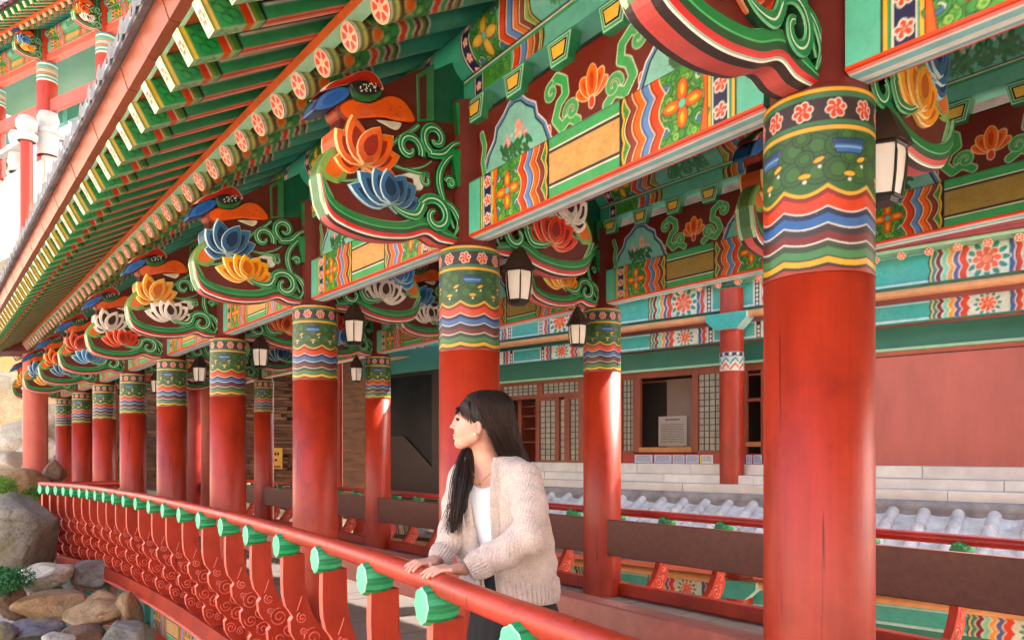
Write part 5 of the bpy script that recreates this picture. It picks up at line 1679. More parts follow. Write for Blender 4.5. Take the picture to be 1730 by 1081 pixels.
def rock(px, py, Y, w, h, kind, label, seed, d=None, tilt=0.0, group=None, cuts=5):
    gg = np.random.default_rng(seed)
    bm = bmesh.new(); bmesh.ops.create_icosphere(bm, subdivisions=4, radius=1.0)
    P = np.array([v.co[:] for v in bm.verts])
    planes = [(lambda v: v / np.linalg.norm(v))(gg.normal(size=3)) for _ in range(cuts + 6)]
    for k, pl in enumerate(planes):                       # flattened faces give the block an angular, split look
        lim = gg.uniform(.52, .84)
        dd = P @ pl - lim
        P = P - np.where(dd > 0, dd * .95, 0)[:, None] * pl
    f = sum(np.sin(P @ gg.normal(size=3) * (2.2 * 1.8 ** k) + gg.uniform(0, 6)) / 2.2 ** k for k in range(5))
    P = P * (1 + .05 * f + .02 * np.sin(P @ gg.normal(size=3) * 21 + 3 * f))[:, None]
    for v, p in zip(bm.verts, P): v.co = p
    me = bpy.data.meshes.new('rock'); bm.to_mesh(me); bm.free()
    me.polygons.foreach_set('use_smooth', np.ones(len(me.polygons), dtype=bool)); me.materials.append(RM[kind])
    p = at(px, py, Y)
    o = add('rock', me, None, p, (gg.uniform(-.1, .1), tilt, gg.uniform(0, 6.28) * 0))
    sx, sz = w / FPX * Y / 2 * 1.12, h / FPX * Y / 2 * 1.12
    o.scale = (sx, d or (sx + sz) / 2 * 1.1, sz)
    return tag(o, label, 'rock', group)
rock(32, 908, 10.6, 118, 128, 'moss', 'big rounded mossy grey boulder left of the railing end', 1, cuts=1)
rock(72, 972, 9.9, 84, 46, 'pale', 'flat angular pale stone right of the juniper tuft', 2, tilt=-.25)
rock(150, 968, 10.4, 80, 50, 'grey', 'shaded grey stone tucked under the railing base', 3)
rock(86, 1022, 9.3, 100, 58, 'tan', 'smooth grey-tan stone in the middle of the rock bank', 4)
rock(158, 1040, 8.9, 98, 50, 'tan', 'oval orange-tan stone below the railing base', 5, cuts=3)
rock(176, 1010, 9.3, 62, 26, 'tan', 'long thin ochre stone right against the railing base', 6, tilt=.1)
rock(140, 1074, 8.5, 66, 40, 'brown', 'brown wedge stone at the bottom edge of the bank', 7)
rock(207, 1072, 8.5, 84, 50, 'grey', 'rounded grey-brown stone beside the painted under-beam', 8)
rock(60, 1066, 8.7, 92, 42, 'violet', 'violet-grey stone with yellow lichen at the bottom left', 9)
rock(20, 1018, 9.4, 66, 62, 'brown', 'dark brown stone under the juniper tuft', 10)
rock(96, 1084, 8.2, 60, 30, 'pale', 'pale flat stone cut by the bottom picture edge', 11)
rock(222, 1034, 9.0, 44, 66, 'tan', 'upright tan stone leaning against the railing base', 12)
rock(8, 1072, 8.4, 50, 40, 'violet', 'dark violet stone in the bottom left corner', 13)
rock(118, 1000, 9.8, 30, 22, 'grey', 'small grey stone wedged between larger bank stones', 14)
rock(36, 818, 13.6, 84, 50, 'tan', 'orange-tan boulder behind the green bushes', 20, cuts=3)
rock(92, 796, 14.2, 40, 40, 'brown', 'brown block against the corner of the railing', 21)
hs = [(20, 668, 20.5, 96, 90, 'tall cream rock face at the left edge under the eave'), (84, 650, 22.0, 84, 70, 'cream rock behind the pale red column, under the eave'),
      (92, 716, 19.6, 70, 60, 'cream boulder right of the pale red column'), (22, 740, 18.4, 110, 66, 'broad cream boulder left of the pale red column base'),
      (76, 764, 17.4, 90, 44, 'flat cream rock at the foot of the pale red column'), (12, 786, 16.0, 80, 44, 'cream rock just above the green bush'),
      (58, 800, 15.6, 60, 34, 'small cream rock above the low bush'), (104, 762, 17.0, 40, 40, 'small cream rock beside the farthest pillar')]
for i, (px, py, Y, w, h, lb_) in enumerate(hs):
    rock(px, py, Y, w, h, 'pale', lb_, 40 + i, group='cream rocks on the slope')

def bush(px, py, Y, w, h, col, label, n=2600, seed=1, name='bush', leaf=.035, cat='bush'):
    gg = np.random.default_rng(seed)
    p = at(px, py, Y)
    o = thing(name, p, 0, label, cat)
    sx, sz = w / FPX * Y / 2, h / FPX * Y / 2
    sy = (sx + sz) / 2
    b = MB()
    for k in range(9):
        e = np.array([gg.uniform(-.6, .6) * sx, gg.uniform(-.6, .6) * sy, gg.uniform(.0, .4) * sz])
        b.tube([(0, 0, -sz * .6), tuple(e * .5), tuple(e)], [.012, .008, .004], 5)
    b.obj('stem', [M['darkwood']], o)
    lob = [(gg.uniform(-.6, .6) * sx, gg.uniform(-.6, .6) * sy, gg.uniform(-.4, .4) * sz, gg.uniform(.35, .6)) for _ in range(9)]
    Vv, Ff, Cc = [], [], []
    for k in range(n):
        lb_ = lob[gg.integers(len(lob))]
        d_ = gg.normal(size=3); d_ /= np.linalg.norm(d_)
        rr = lb_[3] * gg.uniform(.55, 1.0)
        q = np.array([lb_[0] + d_[0] * rr * sx, lb_[1] + d_[1] * rr * sy, lb_[2] + d_[2] * rr * sz])
        a = gg.normal(size=3); a /= np.linalg.norm(a); t_ = np.cross(a, gg.normal(size=3)); t_ /= np.linalg.norm(t_)
        l = leaf * gg.uniform(.6, 1.3)
        i = len(Vv)
        Vv += [q - t_ * l * .5, q + np.cross(a, t_) * l * .25, q + t_ * l * .5, q - np.cross(a, t_) * l * .25]
        Ff.append((i, i + 1, i + 2, i + 3))
        m_ = gg.uniform(.6, 1.35); Cc.append(tuple(min(.6, c_ * m_) for c_ in col))
    me = mesh('foliage', Vv, Ff, [M['leaf']], fcol=Cc)
    add('foliage', me, o)
    return o
def leaf_mat():
    m, nt, b = newmat('leaf')
    a = nt.nodes.new('ShaderNodeAttribute'); a.attribute_name = 'paint'
    nt.links.new(a.outputs['Color'], b.inputs['Base Color']); b.inputs['Roughness'].default_value = .55
    tr = nt.nodes.new('ShaderNodeBsdfTranslucent'); nt.links.new(a.outputs['Color'], tr.inputs[0])
    mx = nt.nodes.new('ShaderNodeMixShader'); mx.inputs[0].default_value = .3
    nt.links.new(b.outputs[0], mx.inputs[1]); nt.links.new(tr.outputs[0], mx.inputs[2])
    nt.links.new(mx.outputs[0], nt.nodes['Material Output'].inputs[0])
    return m
M['leaf'] = leaf_mat()
bush(12, 826, 12.2, 60, 60, S(112, 150, 56), 'bright green bush at the left edge above the boulder', 3000, 1)
bush(56, 834, 12.4, 56, 44, S(104, 140, 54), 'low green bush between the boulder and the railing end', 2400, 2)
bush(16, 984, 9.0, 96, 76, S(58, 120, 66), 'blue-green juniper tuft hanging over the brown stone', 6000, 3, 'juniper', .034, 'juniper')
bush(6, 268, 17.5, 50, 50, S(140, 170, 60), 'yellow-green treetop peeking above the white terrace wall', 1500, 4, 'treetop', .09, 'tree')
# ================================================================== THE WOMAN AT THE RAIL
def nets(f, lo, hi, h):
    """surface of the implicit body f(P) = 0 as one continuous mesh (surface nets)"""
    ax = [np.arange(lo[i], hi[i] + h, h) for i in range(3)]
    G = np.stack(np.meshgrid(*ax, indexing='ij'), -1)
    D = f(G)
    sg = D < 0
    n = np.array(D.shape) - 1
    cnt = np.zeros(n, int); num = np.zeros((*n, 3)); den = np.zeros(n)
    cor = [(a, b_, c) for a in (0, 1) for b_ in (0, 1) for c in (0, 1)]
    sl = lambda o: tuple(slice(o[i], o[i] + n[i]) for i in range(3))
    for o in cor: cnt += sg[sl(o)]
    for o in cor:
        for a in range(3):
            if o[a] == 0:
                q = list(o); q[a] = 1
                d0, d1 = D[sl(o)], D[sl(q)]
                m = sg[sl(o)] != sg[sl(q)]
                t = np.where(m, d0 / np.where(m, d0 - d1, 1), 0)
                p = G[sl(o)] + (G[sl(q)] - G[sl(o)]) * t[..., None]
                num += p * m[..., None]; den += m
    act = (cnt > 0) & (cnt < 8)
    idx = -np.ones(n, int); idx[act] = np.arange(act.sum())
    V = num[act] / den[act][:, None]
    F = []
    for a in range(3):
        b_, c = (a + 1) % 3, (a + 2) % 3
        s0 = [slice(None)] * 3; s1 = [slice(None)] * 3
        s0[a] = slice(0, n[a]); s1[a] = slice(1, n[a] + 1)
        for q in (s0, s1): q[b_] = slice(1, n[b_]); q[c] = slice(1, n[c])
        A, B_ = sg[tuple(s0)], sg[tuple(s1)]
        ch = A != B_
        def cell(db, dc):
            q = [slice(None)] * 3
            q[a] = slice(0, n[a]); q[b_] = slice(1 - db, n[b_] - db); q[c] = slice(1 - dc, n[c] - dc)
            return idx[tuple(q)]
        quad = np.stack([cell(1, 1), cell(0, 1), cell(0, 0), cell(1, 0)], -1)[ch]
        inv = ~A[ch]
        quad[inv] = quad[inv][:, ::-1]
        F.append(quad)
    return V, np.concatenate(F)

def smin(a, b_, k):
    h = np.clip(.5 + .5 * (b_ - a) / k, 0, 1)
    return b_ * (1 - h) + a * h - k * h * (1 - h)
def smax(a, b_, k): return -smin(-a, -b_, k)
def cap(P, a, b_, ra, rb):
    a, b_ = np.asarray(a, float), np.asarray(b_, float)
    ba = b_ - a
    t = np.clip(((P - a) @ ba) / (ba @ ba), 0, 1)
    return np.linalg.norm(P - a - t[..., None] * ba, axis=-1) - (ra + (rb - ra) * t)
def elli(P, c, r, rot=None):
    q = P - np.asarray(c, float)
    if rot is not None: q = q @ rot
    r = np.asarray(r, float)
    k = np.linalg.norm(q / r, axis=-1)
    return (k - 1) * r.min()
def chain(P, pts, rad, k=.01):
    d = None
    for i in range(len(pts) - 1):
        e = cap(P, pts[i], pts[i + 1], rad[i], rad[i + 1])
        d = e if d is None else smin(d, e, k)
    return d
W3 = lambda px, py, Y: np.array(at(px, py, Y))
def wob(P, f, seed):
    r = np.random.default_rng(seed)
    return sum(np.sin(P @ (r.normal(size=3) * f * 1.4 ** k) + r.uniform(0, 6)) / 1.3 ** k for k in range(4)) / 3

fd, ld = np.array([-.50, -.866, 0]), np.array([.866, -.50, 0])      # the way her chest faces, and her left
FEET = W3(862, HOR, 3.06); FEET[2] = 0
woman = thing('person', tuple(FEET), 0, 'woman with long dark hair in a beige knit cardigan leaning on the railing', 'person')
def wpart(name, V, F, mat, parent=woman, smooth=True, vcol=None):
    off = FEET if parent is woman else np.zeros(3)
    return add(name, grid_mesh(name, V - FEET, F, mat, vcol, smooth), parent)

# materials
def knit_mat(name, col, rib=None):
    m, nt, b = newmat(name)
    tc = nt.nodes.new('ShaderNodeTexCoord')
    v = nt.nodes.new('ShaderNodeTexVoronoi'); v.inputs['Scale'].default_value = 150
    nt.links.new(tc.outputs['Object'], v.inputs['Vector'])
    n1 = _noise(nt, 45, 5, .7)
    r1 = _ramp(nt, n1.outputs[0], [(.3, tuple(c * .82 for c in col)), (.55, col), (.75, tuple(min(.85, c * 1.15) for c in col))])
    r2 = _ramp(nt, v.outputs['Distance'], [(.1, (1, 1, 1)), (.9, (.72, .70, .68))])
    nt.links.new(_mix(nt, r1.outputs[0], r2.outputs[0], .55, 'MULTIPLY'), b.inputs['Base Color'])
    b.inputs['Roughness'].default_value = .95
    b.inputs['Sheen Weight'].default_value = .25
    bp = nt.nodes.new('ShaderNodeBump'); bp.inputs['Strength'].default_value = .55; bp.inputs['Distance'].default_value = .006
    wv = nt.nodes.new('ShaderNodeTexWave'); wv.bands_direction = 'X'; wv.inputs['Scale'].default_value = 26; wv.inputs['Distortion'].default_value = 2.5; wv.inputs['Detail'].default_value = 3; wv.inputs['Detail Scale'].default_value = 2.0
    mp = nt.nodes.new('ShaderNodeMapping'); mp.inputs['Rotation'].default_value = (0, 0, R(30)); nt.links.new(tc.outputs['Object'], mp.inputs[0]); nt.links.new(mp.outputs[0], wv.inputs['Vector'])
    ma = nt.nodes.new('ShaderNodeMath'); ma.operation = 'MULTIPLY_ADD'; nt.links.new(wv.outputs['Fac'], ma.inputs[0]); ma.inputs[1].default_value = -.55; nt.links.new(v.outputs['Distance'], ma.inputs[2])
    nt.links.new(ma.outputs[0], bp.inputs['Height']); bp.invert = True
    nt.links.new(bp.outputs[0], b.inputs['Normal'])
    return m
KNIT = S(210, 190, 181)
M['knit'] = knit_mat('beige_knit', KNIT)
def skin_mat():
    m, nt, b = newmat('skin')
    n1 = _noise(nt, 14, 4, .6)
    r1 = _ramp(nt, n1.outputs[0], [(.3, S(204, 146, 124)), (.7, S(220, 166, 146))])
    nt.links.new(r1.outputs[0], b.inputs['Base Color'])
    b.inputs['Roughness'].default_value = .45
    b.inputs['Subsurface Weight'].default_value = .25
    b.inputs['Subsurface Radius'].default_value = (.012, .005, .003)
    b.inputs['Subsurface Scale'].default_value = .6
    return m
M['skin'] = skin_mat()
M['whitetop'] = solid('white_cotton', S(232, 232, 236), .85, .04, 10, None, .15, bscale=160)
M['skirt'] = solid('navy_black_fabric', S(16, 16, 26), .8, .25, 6, (8, 8, .5), .2, bscale=40)
def hair_mat():
    m, nt, b = newmat('dark_hair')
    a = nt.nodes.new('ShaderNodeAttribute'); a.attribute_name = 'paint'
    nt.links.new(a.outputs['Color'], b.inputs['Base Color'])
    b.inputs['Roughness'].default_value = .5
    b.inputs['Specular IOR Level'].default_value = .28
    return m
M['hair'] = hair_mat()

SC_ = W3(834, 800, 3.04)                                # middle between the shoulders
HP = W3(866, 1010, 3.06)
def bodyframe(P):
    z = P[..., 2]
    t = np.clip((SC_[2] - z) / (SC_[2] - HP[2]), -.3, 1.4)
    cx = SC_[0] + (HP[0] - SC_[0]) * t; cy = SC_[1] + (HP[1] - SC_[1]) * t
    q0, q1 = P[..., 0] - cx, P[..., 1] - cy
    return q0 * ld[0] + q1 * ld[1], q0 * fd[0] + q1 * fd[1], z, t
def torso(P, grow, wk, dk):
    s_, d_, z, t = bodyframe(P)
    w = np.interp(t, [-.3, -.12, 0, .15, .4, .7, 1.0, 1.4], wk) + grow
    dp = np.interp(t, [-.3, -.12, 0, .15, .4, .7, 1.0, 1.4], dk) + grow
    k = (np.abs(s_ / w) ** 2.3 + np.abs(d_ / dp) ** 2.3) ** (1 / 2.3)
    return (k - 1) * np.minimum(w, dp)
WK, DK = [.05, .085, .165, .185, .185, .18, .18, .18], [.05, .07, .085, .11, .12, .12, .125, .125]
# ---- body: head, neck, chest, arms, hands, legs as one continuous skin surface per close region
hc = W3(815, 706, 3.0)
def XZ(px, py, side=0.0, Y=3.0): p = W3(px, py, Y); p[1] += side; return p
def head_sdf(P):
    d = elli(P, XZ(817, 703), (.090, .073, .084))
    d = smin(d, elli(P, XZ(795, 716), (.058, .060, .074)), .03)
    d = smin(d, elli(P, XZ(786, 733), (.043, .047, .050)), .025)
    d = smin(d, elli(P, XZ(775.0, 749.5), (.0165, .021, .0155)), .016)                    # chin
    for s_ in (-1, 1):
        d = smin(d, cap(P, XZ(779, 750, s_ * .012), XZ(804, 738, s_ * .048), .015, .018), .02)     # jaw line
        d = smin(d, elli(P, XZ(783, 726, s_ * .033), (.022, .018, .020)), .016)              # cheek
    d = smin(d, cap(P, XZ(771.0, 703), XZ(764.6, 719.0), .0045, .0068), .009)               # nose bridge
    d = smin(d, elli(P, XZ(763.2, 720.6), (.0085, .0085, .0062)), .005)                       # nose tip
    for s_ in (-1, 1): d = smin(d, elli(P, XZ(768.0, 722.8, s_ * .0095), (.0085, .0055, .0055)), .004)
    d = smin(d, elli(P, XZ(768.2, 734.8), (.0085, .016, .0042)), .004)                        # lips
    d = smin(d, elli(P, XZ(769.2, 739.8), (.0085, .015, .0046)), .004)
    for s_ in (-1, 1): d = smax(d, -elli(P, XZ(772.0, 709.0, s_ * .030), (.012, .016, .007)), .008)   # eye sockets
    d = smin(d, cap(P, W3(812, 738, 3.01), W3(826, 785, 3.06), .046, .052), .022)              # neck
    ch = smax(smax(torso(P, -.020, WK, DK), -(P[..., 2] - 1.20), .02), P[..., 2] - 1.385, .03)                          # upper chest and shoulders
    d = smin(d, ch, .03)
    # ear
    e = elli(P, W3(807.5, 722, 2.925), (.0165, .0075, .026))
    e = smax(e, -elli(P, W3(806.0, 719.5, 2.9185), (.0095, .0065, .016)), .0015)
    return smin(d, e, .004)
V, F = nets(head_sdf, hc - [.19, .17, .36], hc + [.20, .19, .13], .0027)
body_parts = [(V, F)]

def rail_frame(px):
    s_ = s_of_px(px)
    x, y, d = rail_at(s_)
    ex, ey = np.array([.628, -.778]), np.array([.778, .628])
    c_ = np.array([WALK_O.x, WALK_O.y]) + ex * x + ey * y
    dw = ex * d[0] + ey * d[1]
    no = np.array([dw[1], -dw[0]]); no = no if no @ np.array([-.8, -.6]) > 0 else -no
    return np.array([*c_, RAIL_Z]), np.array([*dw, 0]), np.array([*no, 0])
zz = np.array([0, 0, 1.0])
def hand(px, drift, side, wrist):
    """fingers closed over the round rail; side = +1 when the thumb points away along the rail"""
    c_, t, no = rail_frame(px)
    fing = []
    spec = [(-.0325, .0076, .80, -.16), (-.0110, .0082, .95, -.05), (.0105, .0082, 1.0, .05), (.0315, .0078, .90, .16)]   # along the rail: little .. index
    for k, (o, r, ln, sp) in enumerate(spec):
        o = o * side
        pts = []
        for q, th in enumerate((118, 118 - 38 * ln, 118 - 68 * ln, 118 - 92 * ln)):
            rho = RAIL_R + r * .92 + (.010 if q == 0 else (.004 if q == 1 else 0))
            pts.append(c_ + no * rho * math.cos(R(th)) + zz * rho * math.sin(R(th)) + t * (o + (drift + sp * side * .10) * q * .33))
        fing.append((pts, r))
    kc = np.mean([f[0][0] for f in fing], 0)
    thumb0 = wrist * .45 + kc * .55 + t * side * .022 - zz * .004
    tb = [thumb0, kc + t * side * .048 + zz * .002 - no * .012, kc + t * side * .066 - zz * .002 + no * .010]
    def f(P):
        d = cap(P, wrist, wrist * .5 + kc * .5, .021, .022)
        for pts, r in fing:
            d = smin(d, cap(P, wrist * .55 + kc * .45 + (pts[0] - kc) * .55, pts[0], .0115, .0105), .010)
        for pts, r in fing:
            d = smin(d, chain(P, pts, [r * 1.10, r * 1.0, r * .92, r * .74], .002), .0022)
        return smin(d, chain(P, tb, [.0125, .0098, .0078], .004), .006)
    allp = np.array([p for pts, r in fing for p in pts] + [wrist] + tb)
    return nets(f, allp.min(0) - .03, allp.max(0) + .03, .0024)
wr_R = W3(741, 945, 2.97); wr_L = W3(787, 962, 2.78)
body_parts.append(hand(709, .006, -1, wr_R))
body_parts.append(hand(744, .028, 1, wr_L))
# wrists running into the sleeves, legs, feet
def arms_sdf(P): return np.minimum(cap(P, wr_R, W3(758, 915, 3.04), .022, .032), cap(P, wr_L, W3(830, 940, 2.80), .021, .032))
body_parts.append(nets(arms_sdf, W3(720, 1000, 3.05) - [.1, .35, .02], W3(850, 880, 3.05) + [.1, .1, .05], .005))
def legs_sdf(P):
    d = 9 + 0 * P[..., 0]
    for s_ in (-1, 1):
        hip, knee, ank = FEET + ld * .085 * s_ + zz * .80, FEET + ld * .08 * s_ + fd * .02 + zz * .45, FEET + ld * .085 * s_ - fd * .02 + zz * .08
        d = np.minimum(d, chain(P, [hip, knee, ank], [.075, .052, .034], .02))
        d = smin(d, cap(P, ank - zz * .045, ank + fd * .13 - zz * .06, .028, .022), .02)
    return d
body_parts.append(nets(legs_sdf, FEET - [.3, .3, .02], FEET + [.3, .3, .9], .012))
Vb, Fb, off = [], [], 0
for v, f in body_parts:
    Vb.append(v); Fb.append(f + off); off += len(v)
wpart('body', np.concatenate(Vb), np.concatenate(Fb), M['skin'])

# ---- white top, cardigan
top_sdf = lambda P: smax(smax(torso(P, -.010, WK, DK), P[..., 2] - (1.262 + 5.0 * (bodyframe(P)[0] + .01) ** 2), .008), -(P[..., 2] - .84), .01)
V, F = nets(top_sdf, SC_ - [.32, .32, .62], SC_ + [.32, .32, .1], .007)
wpart('white_top', V, F, M['whitetop'])

shL, shR = W3(888, 806, 2.92), W3(784, 804, 3.12)
elL, elR = W3(893, 908, 2.79), W3(768, 902, 3.06)
cuL, cuR = W3(806, 956, 2.79), W3(748, 936, 3.00)
def card_sdf(P):
    s_, d_, z, t = bodyframe(P)
    d = torso(P, .012, [.06, .10, .175, .195, .200, .205, .190, .19], [.05, .075, .095, .112, .120, .128, .130, .13])
    d = smin(d, cap(P, shL, SC_ + [0, 0, .025] - fd * .02, .062, .060), .05)
    d = smin(d, cap(P, shR, SC_ + [0, 0, .025] - fd * .02, .055, .060), .05)
    d = smax(d, -(z - .868), .012)
    d = smax(d, z - 1.392, .012)
    # front opening: a long gap, wider towards the neck
    half = np.interp(z, [.84, 1.0, 1.2, 1.30, 1.40], [.035, .042, .058, .072, .078])
    op = np.maximum(np.abs(s_ + .010) - half, .005 - d_)
    d = smax(d, -op, .012)
    nk = elli(P, W3(824, 776, 3.02), (.072, .072, .085))
    d = smax(d, -nk, .012)
    fold = .007 * np.sin(70 * z + 9 * s_ + 2 * np.sin(12 * d_)) * np.clip((1.12 - z) * 4, 0, 1) * .6 + .006 * wob(P, 16, 5)
    # sleeves with folds at the elbow
    L = chain(P, [shL, shL * .5 + elL * .5 + ld * .015, elL], [.060, .066, .064], .02)
    ad_ = (elL - shL) / np.linalg.norm(elL - shL)
    L = smax(L - .004, -((P - shL) @ ad_ - .012 - .10 * (s_ - .17)), .004)
    L = smin(L, chain(P, [elL, elL * .45 + cuL * .55, cuL], [.062, .060, .046], .02), .03)
    fl = .010 * np.sin(62 * (P @ ((cuL - elL) / np.linalg.norm(cuL - elL))) + 10 * z) * np.exp(-((np.linalg.norm(P - elL * .7 - cuL * .3, axis=-1) / .13) ** 2)) + .007 * wob(P, 20, 9)
    Rr = chain(P, [shR, shR * .5 + elR * .5, elR, cuR], [.062, .066, .062, .046], .03)
    sl = np.minimum(L + fl, Rr + .006 * wob(P, 22, 3))
    return smin(d + fold, sl, .006)
lo = np.minimum.reduce([elL, elR, cuL, cuR, HP]) - [.2, .2, .12]; hi = np.maximum.reduce([shL, shR, elL, SC_]) + [.2, .22, .15]
V, F = nets(card_sdf, lo, hi, .0062)
cardigan = wpart('cardigan', V, F, M['knit'])

def rib_ring(name, a, b_, ra, rb, n=30, amp=.0035, ell=None, rows=8, arc=None):
    """ribbed knit band: fluted tube from a to b"""
    a, b_ = np.asarray(a), np.asarray(b_)
    ax_ = (b_ - a) / np.linalg.norm(b_ - a)
    u = np.cross(ax_, [0, 0, 1.0]); 
    if np.linalg.norm(u) < .1: u = ld.copy()
    u /= np.linalg.norm(u); v = np.cross(ax_, u)
    m_ = n * 6
    P = []
    for i in range(rows + 1):
        t = i / rows
        r = ra + (rb - ra) * t + .006 * math.sin(PI * t)
        ring = []
        for j in range(m_):
            th = 2 * PI * j / m_
            rr = r + amp * math.cos(n * th)
            ring.append(a + (b_ - a) * t + (u * math.cos(th) * rr + v * math.sin(th) * rr))
        P.append(ring)
    b = MB(); b.grid(np.array(P), close=True)
    last = P[-1]; b.grid(np.array([last, [q * .86 + (b_) * .14 for q in last]]), close=True)
    first = P[0]; b.grid(np.array([[q * .8 + a * .2 for q in first], first]), close=True)
    b.v = [tuple(np.array(q) - FEET) for q in b.v]
    o = b.obj(name, [M['knit_rib']], cardigan, smooth=True)
    return o
M['knit_rib'] = knit_mat('beige_rib_knit', tuple(c * 1.02 for c in KNIT))
rib_ring('cuff', cuL * .80 + elL * .20, W3(791, 963, 2.775), .055, .040, 26)
rib_ring('cuff', cuR * .85 + elR * .15, W3(739, 948, 2.965), .050, .038, 24)
# hem band: follows the torso ellipse, open at the front
b = MB(); P = []
NH = 520
for i, (zt, g_) in enumerate(((.915, -.012), (.895, .016), (.865, .016), (.835, .012), (.805, .004), (.800, -.010))):
    ring = []
    t = (SC_[2] - zt) / (SC_[2] - HP[2])
    c2 = SC_[:2] + (HP[:2] - SC_[:2]) * t
    for j in range(NH):
        th = R(12) + (2 * PI - R(24)) * j / (NH - 1)
        rr = 1 + .022 * math.cos(th * 62)
        dd = (.142 + g_) * math.cos(th) * rr; ss = (.196 + g_) * math.sin(th) * rr
        ring.append((*(c2 + fd[:2] * dd + ld[:2] * ss), zt))
    P.append(ring)
b.grid(np.array(P)); b.v = [tuple(np.array(q) - FEET) for q in b.v]
b.obj('hem_band', [M['knit_rib']], cardigan, smooth=True)
# front bands beside the opening
for sgn in (-1, 1):
    b = MB(); P = []
    for z_ in np.linspace(.81, 1.385, 46):
        half = np.interp(z_, [.80, 1.0, 1.2, 1.30, 1.40], [.035, .042, .058, .072, .078])
        t = (SC_[2] - z_) / (SC_[2] - HP[2]); c2 = SC_[:2] + (HP[:2] - SC_[:2]) * t
        dp = np.interp(t, [-.3, -.12, 0, .15, .4, .7, 1.0, 1.4], [.05, .075, .095, .112, .120, .128, .130, .13]) + .012
        w = np.interp(t, [-.3, -.12, 0, .15, .4, .7, 1.0, 1.4], [.06, .10, .175, .195, .200, .205, .190, .19]) + .012
        row = []
        for q in range(13):
            s0 = -.010 + sgn * (half - .012 + .044 * q / 12)
            dd = dp * (1 - min(.97, abs(s0 / w)) ** 2.3) ** (1 / 2.3)
            out = .015 * math.sin(PI * min(1, max(0, q / 12))) ** .5 + .0025 * math.cos(q * PI)
            row.append((*(c2 + fd[:2] * (dd + out - .004) + ld[:2] * s0), z_))
        P.append(row)
    b.grid(np.array(P)); b.v = [tuple(np.array(q) - FEET) for q in b.v]
    b.obj('front_band', [M['knit_rib']], cardigan, smooth=True)

# ---- long pleated dark skirt
P = []
for zt, w, d_ in ((.98, .150, .115), (.88, .172, .132), (.75, .190, .150), (.55, .215, .175), (.36, .235, .195), (.355, .22, .18)):
    t = min(1.1, (SC_[2] - zt) / (SC_[2] - HP[2]))
    c2 = SC_[:2] + (HP[:2] - SC_[:2]) * t
    ring = []
    for j in range(240):
        th = 2 * PI * j / 240
        rr = 1 + (.9 - zt) * .10 * (abs((th * 22 / (2 * PI)) % 1 - .5) * 2)
        ring.append((*(c2 + fd[:2] * d_ * math.cos(th) * rr + ld[:2] * w * math.sin(th) * rr), zt))
    P.append(ring)
b = MB(); b.grid(np.array(P), close=True); b.v = [tuple(np.array(q) - FEET) for q in b.v]
b.obj('skirt', [M['skirt']], woman)
# shoes
for s_ in (-1, 1):
    f = lambda Pp: cap(Pp, FEET + ld * .085 * s_ - fd * .045 + zz * .032, FEET + ld * .088 * s_ + fd * .15 + zz * .028, .038, .034)
    g2 = lambda Pp: smax(f(Pp), -(Pp[..., 2] - .002), .004)
    V, F = nets(g2, FEET + ld * .085 * s_ - [.25, .25, .01], FEET + ld * .085 * s_ + [.25, .25, .09], .006)
    wpart('shoe', V, F, M['black'])

# ---- face details
M['lip'] = solid('lip_colour', S(186, 74, 70), .4, .1, 20)
M['eye'] = solid('dark_eye', S(20, 14, 14), .25, .1, 20)
def lip_sdf(P):
    d = np.minimum(elli(P, XZ(768.4, 735.0), (.0085, .0150, .0040)), elli(P, XZ(769.4, 739.6), (.0085, .0138, .0042)))
    return d
V, F = nets(lip_sdf, XZ(768, 738) - [.02, .03, .02], XZ(768, 738) + [.02, .03, .02], .0015); wpart('lips', V, F, M['lip'])
for s_ in (-1, 1):
    c_ = XZ(774.2, 709.2, s_ * .031)
    V, F = nets(lambda P: elli(P, c_, (.0085, .0100, .0052)), c_ - .02, c_ + .02, .0016); wpart('eye', V, F, M['eye'])
    b = MB(); b.tube([tuple(XZ(771.5, 706.8, s_ * .020) - FEET), tuple(XZ(771.0, 705.8, s_ * .033) - FEET), tuple(XZ(775, 706.6, s_ * .044) - FEET)], .0016, 5); b.obj('eyelash', [M['eye']], woman)
    b = MB(); b.tube([tuple(XZ(770.5, 699.5, s_ * .014) - FEET), tuple(XZ(771.5, 697.5, s_ * .030) - FEET), tuple(XZ(776, 699, s_ * .045) - FEET)], .0018, 5); b.obj('eyebrow', [M['eye']], woman)
M['gold'] = solid('gold_metal', S(216, 170, 90), .25, .1, 20, metal=1.0)
M['pearl'] = solid('pearl', S(236, 232, 226), .2, .03, 10)
b = MB(); b.lathe([(.001, -.006), (.005, -.003), (.006, 0), (.005, .003), (.001, .006)], 10); b.obj('earring', [M['pearl']], woman, tuple(W3(802, 733, 2.912) - FEET), smooth=True)
nk = [W3(842, 782, 2.985), W3(828, 800, 2.945), W3(812, 816, 2.93), W3(802, 806, 2.955), W3(794, 792, 3.0)]
b = MB(); b.tube([tuple(q - FEET) for q in [np.array([*p]) for p in smooth_curve([tuple(v) for v in nk], 30)]] if False else [tuple(v - FEET) for v in nk], .0014, 5); b.obj('necklace', [M['gold']], woman, smooth=True)
b = MB(); b.lathe([(.001, -.007), (.006, 0), (.001, .007)], 8); b.obj('pendant', [M['gold']], woman, tuple(W3(811, 818, 2.926) - FEET))

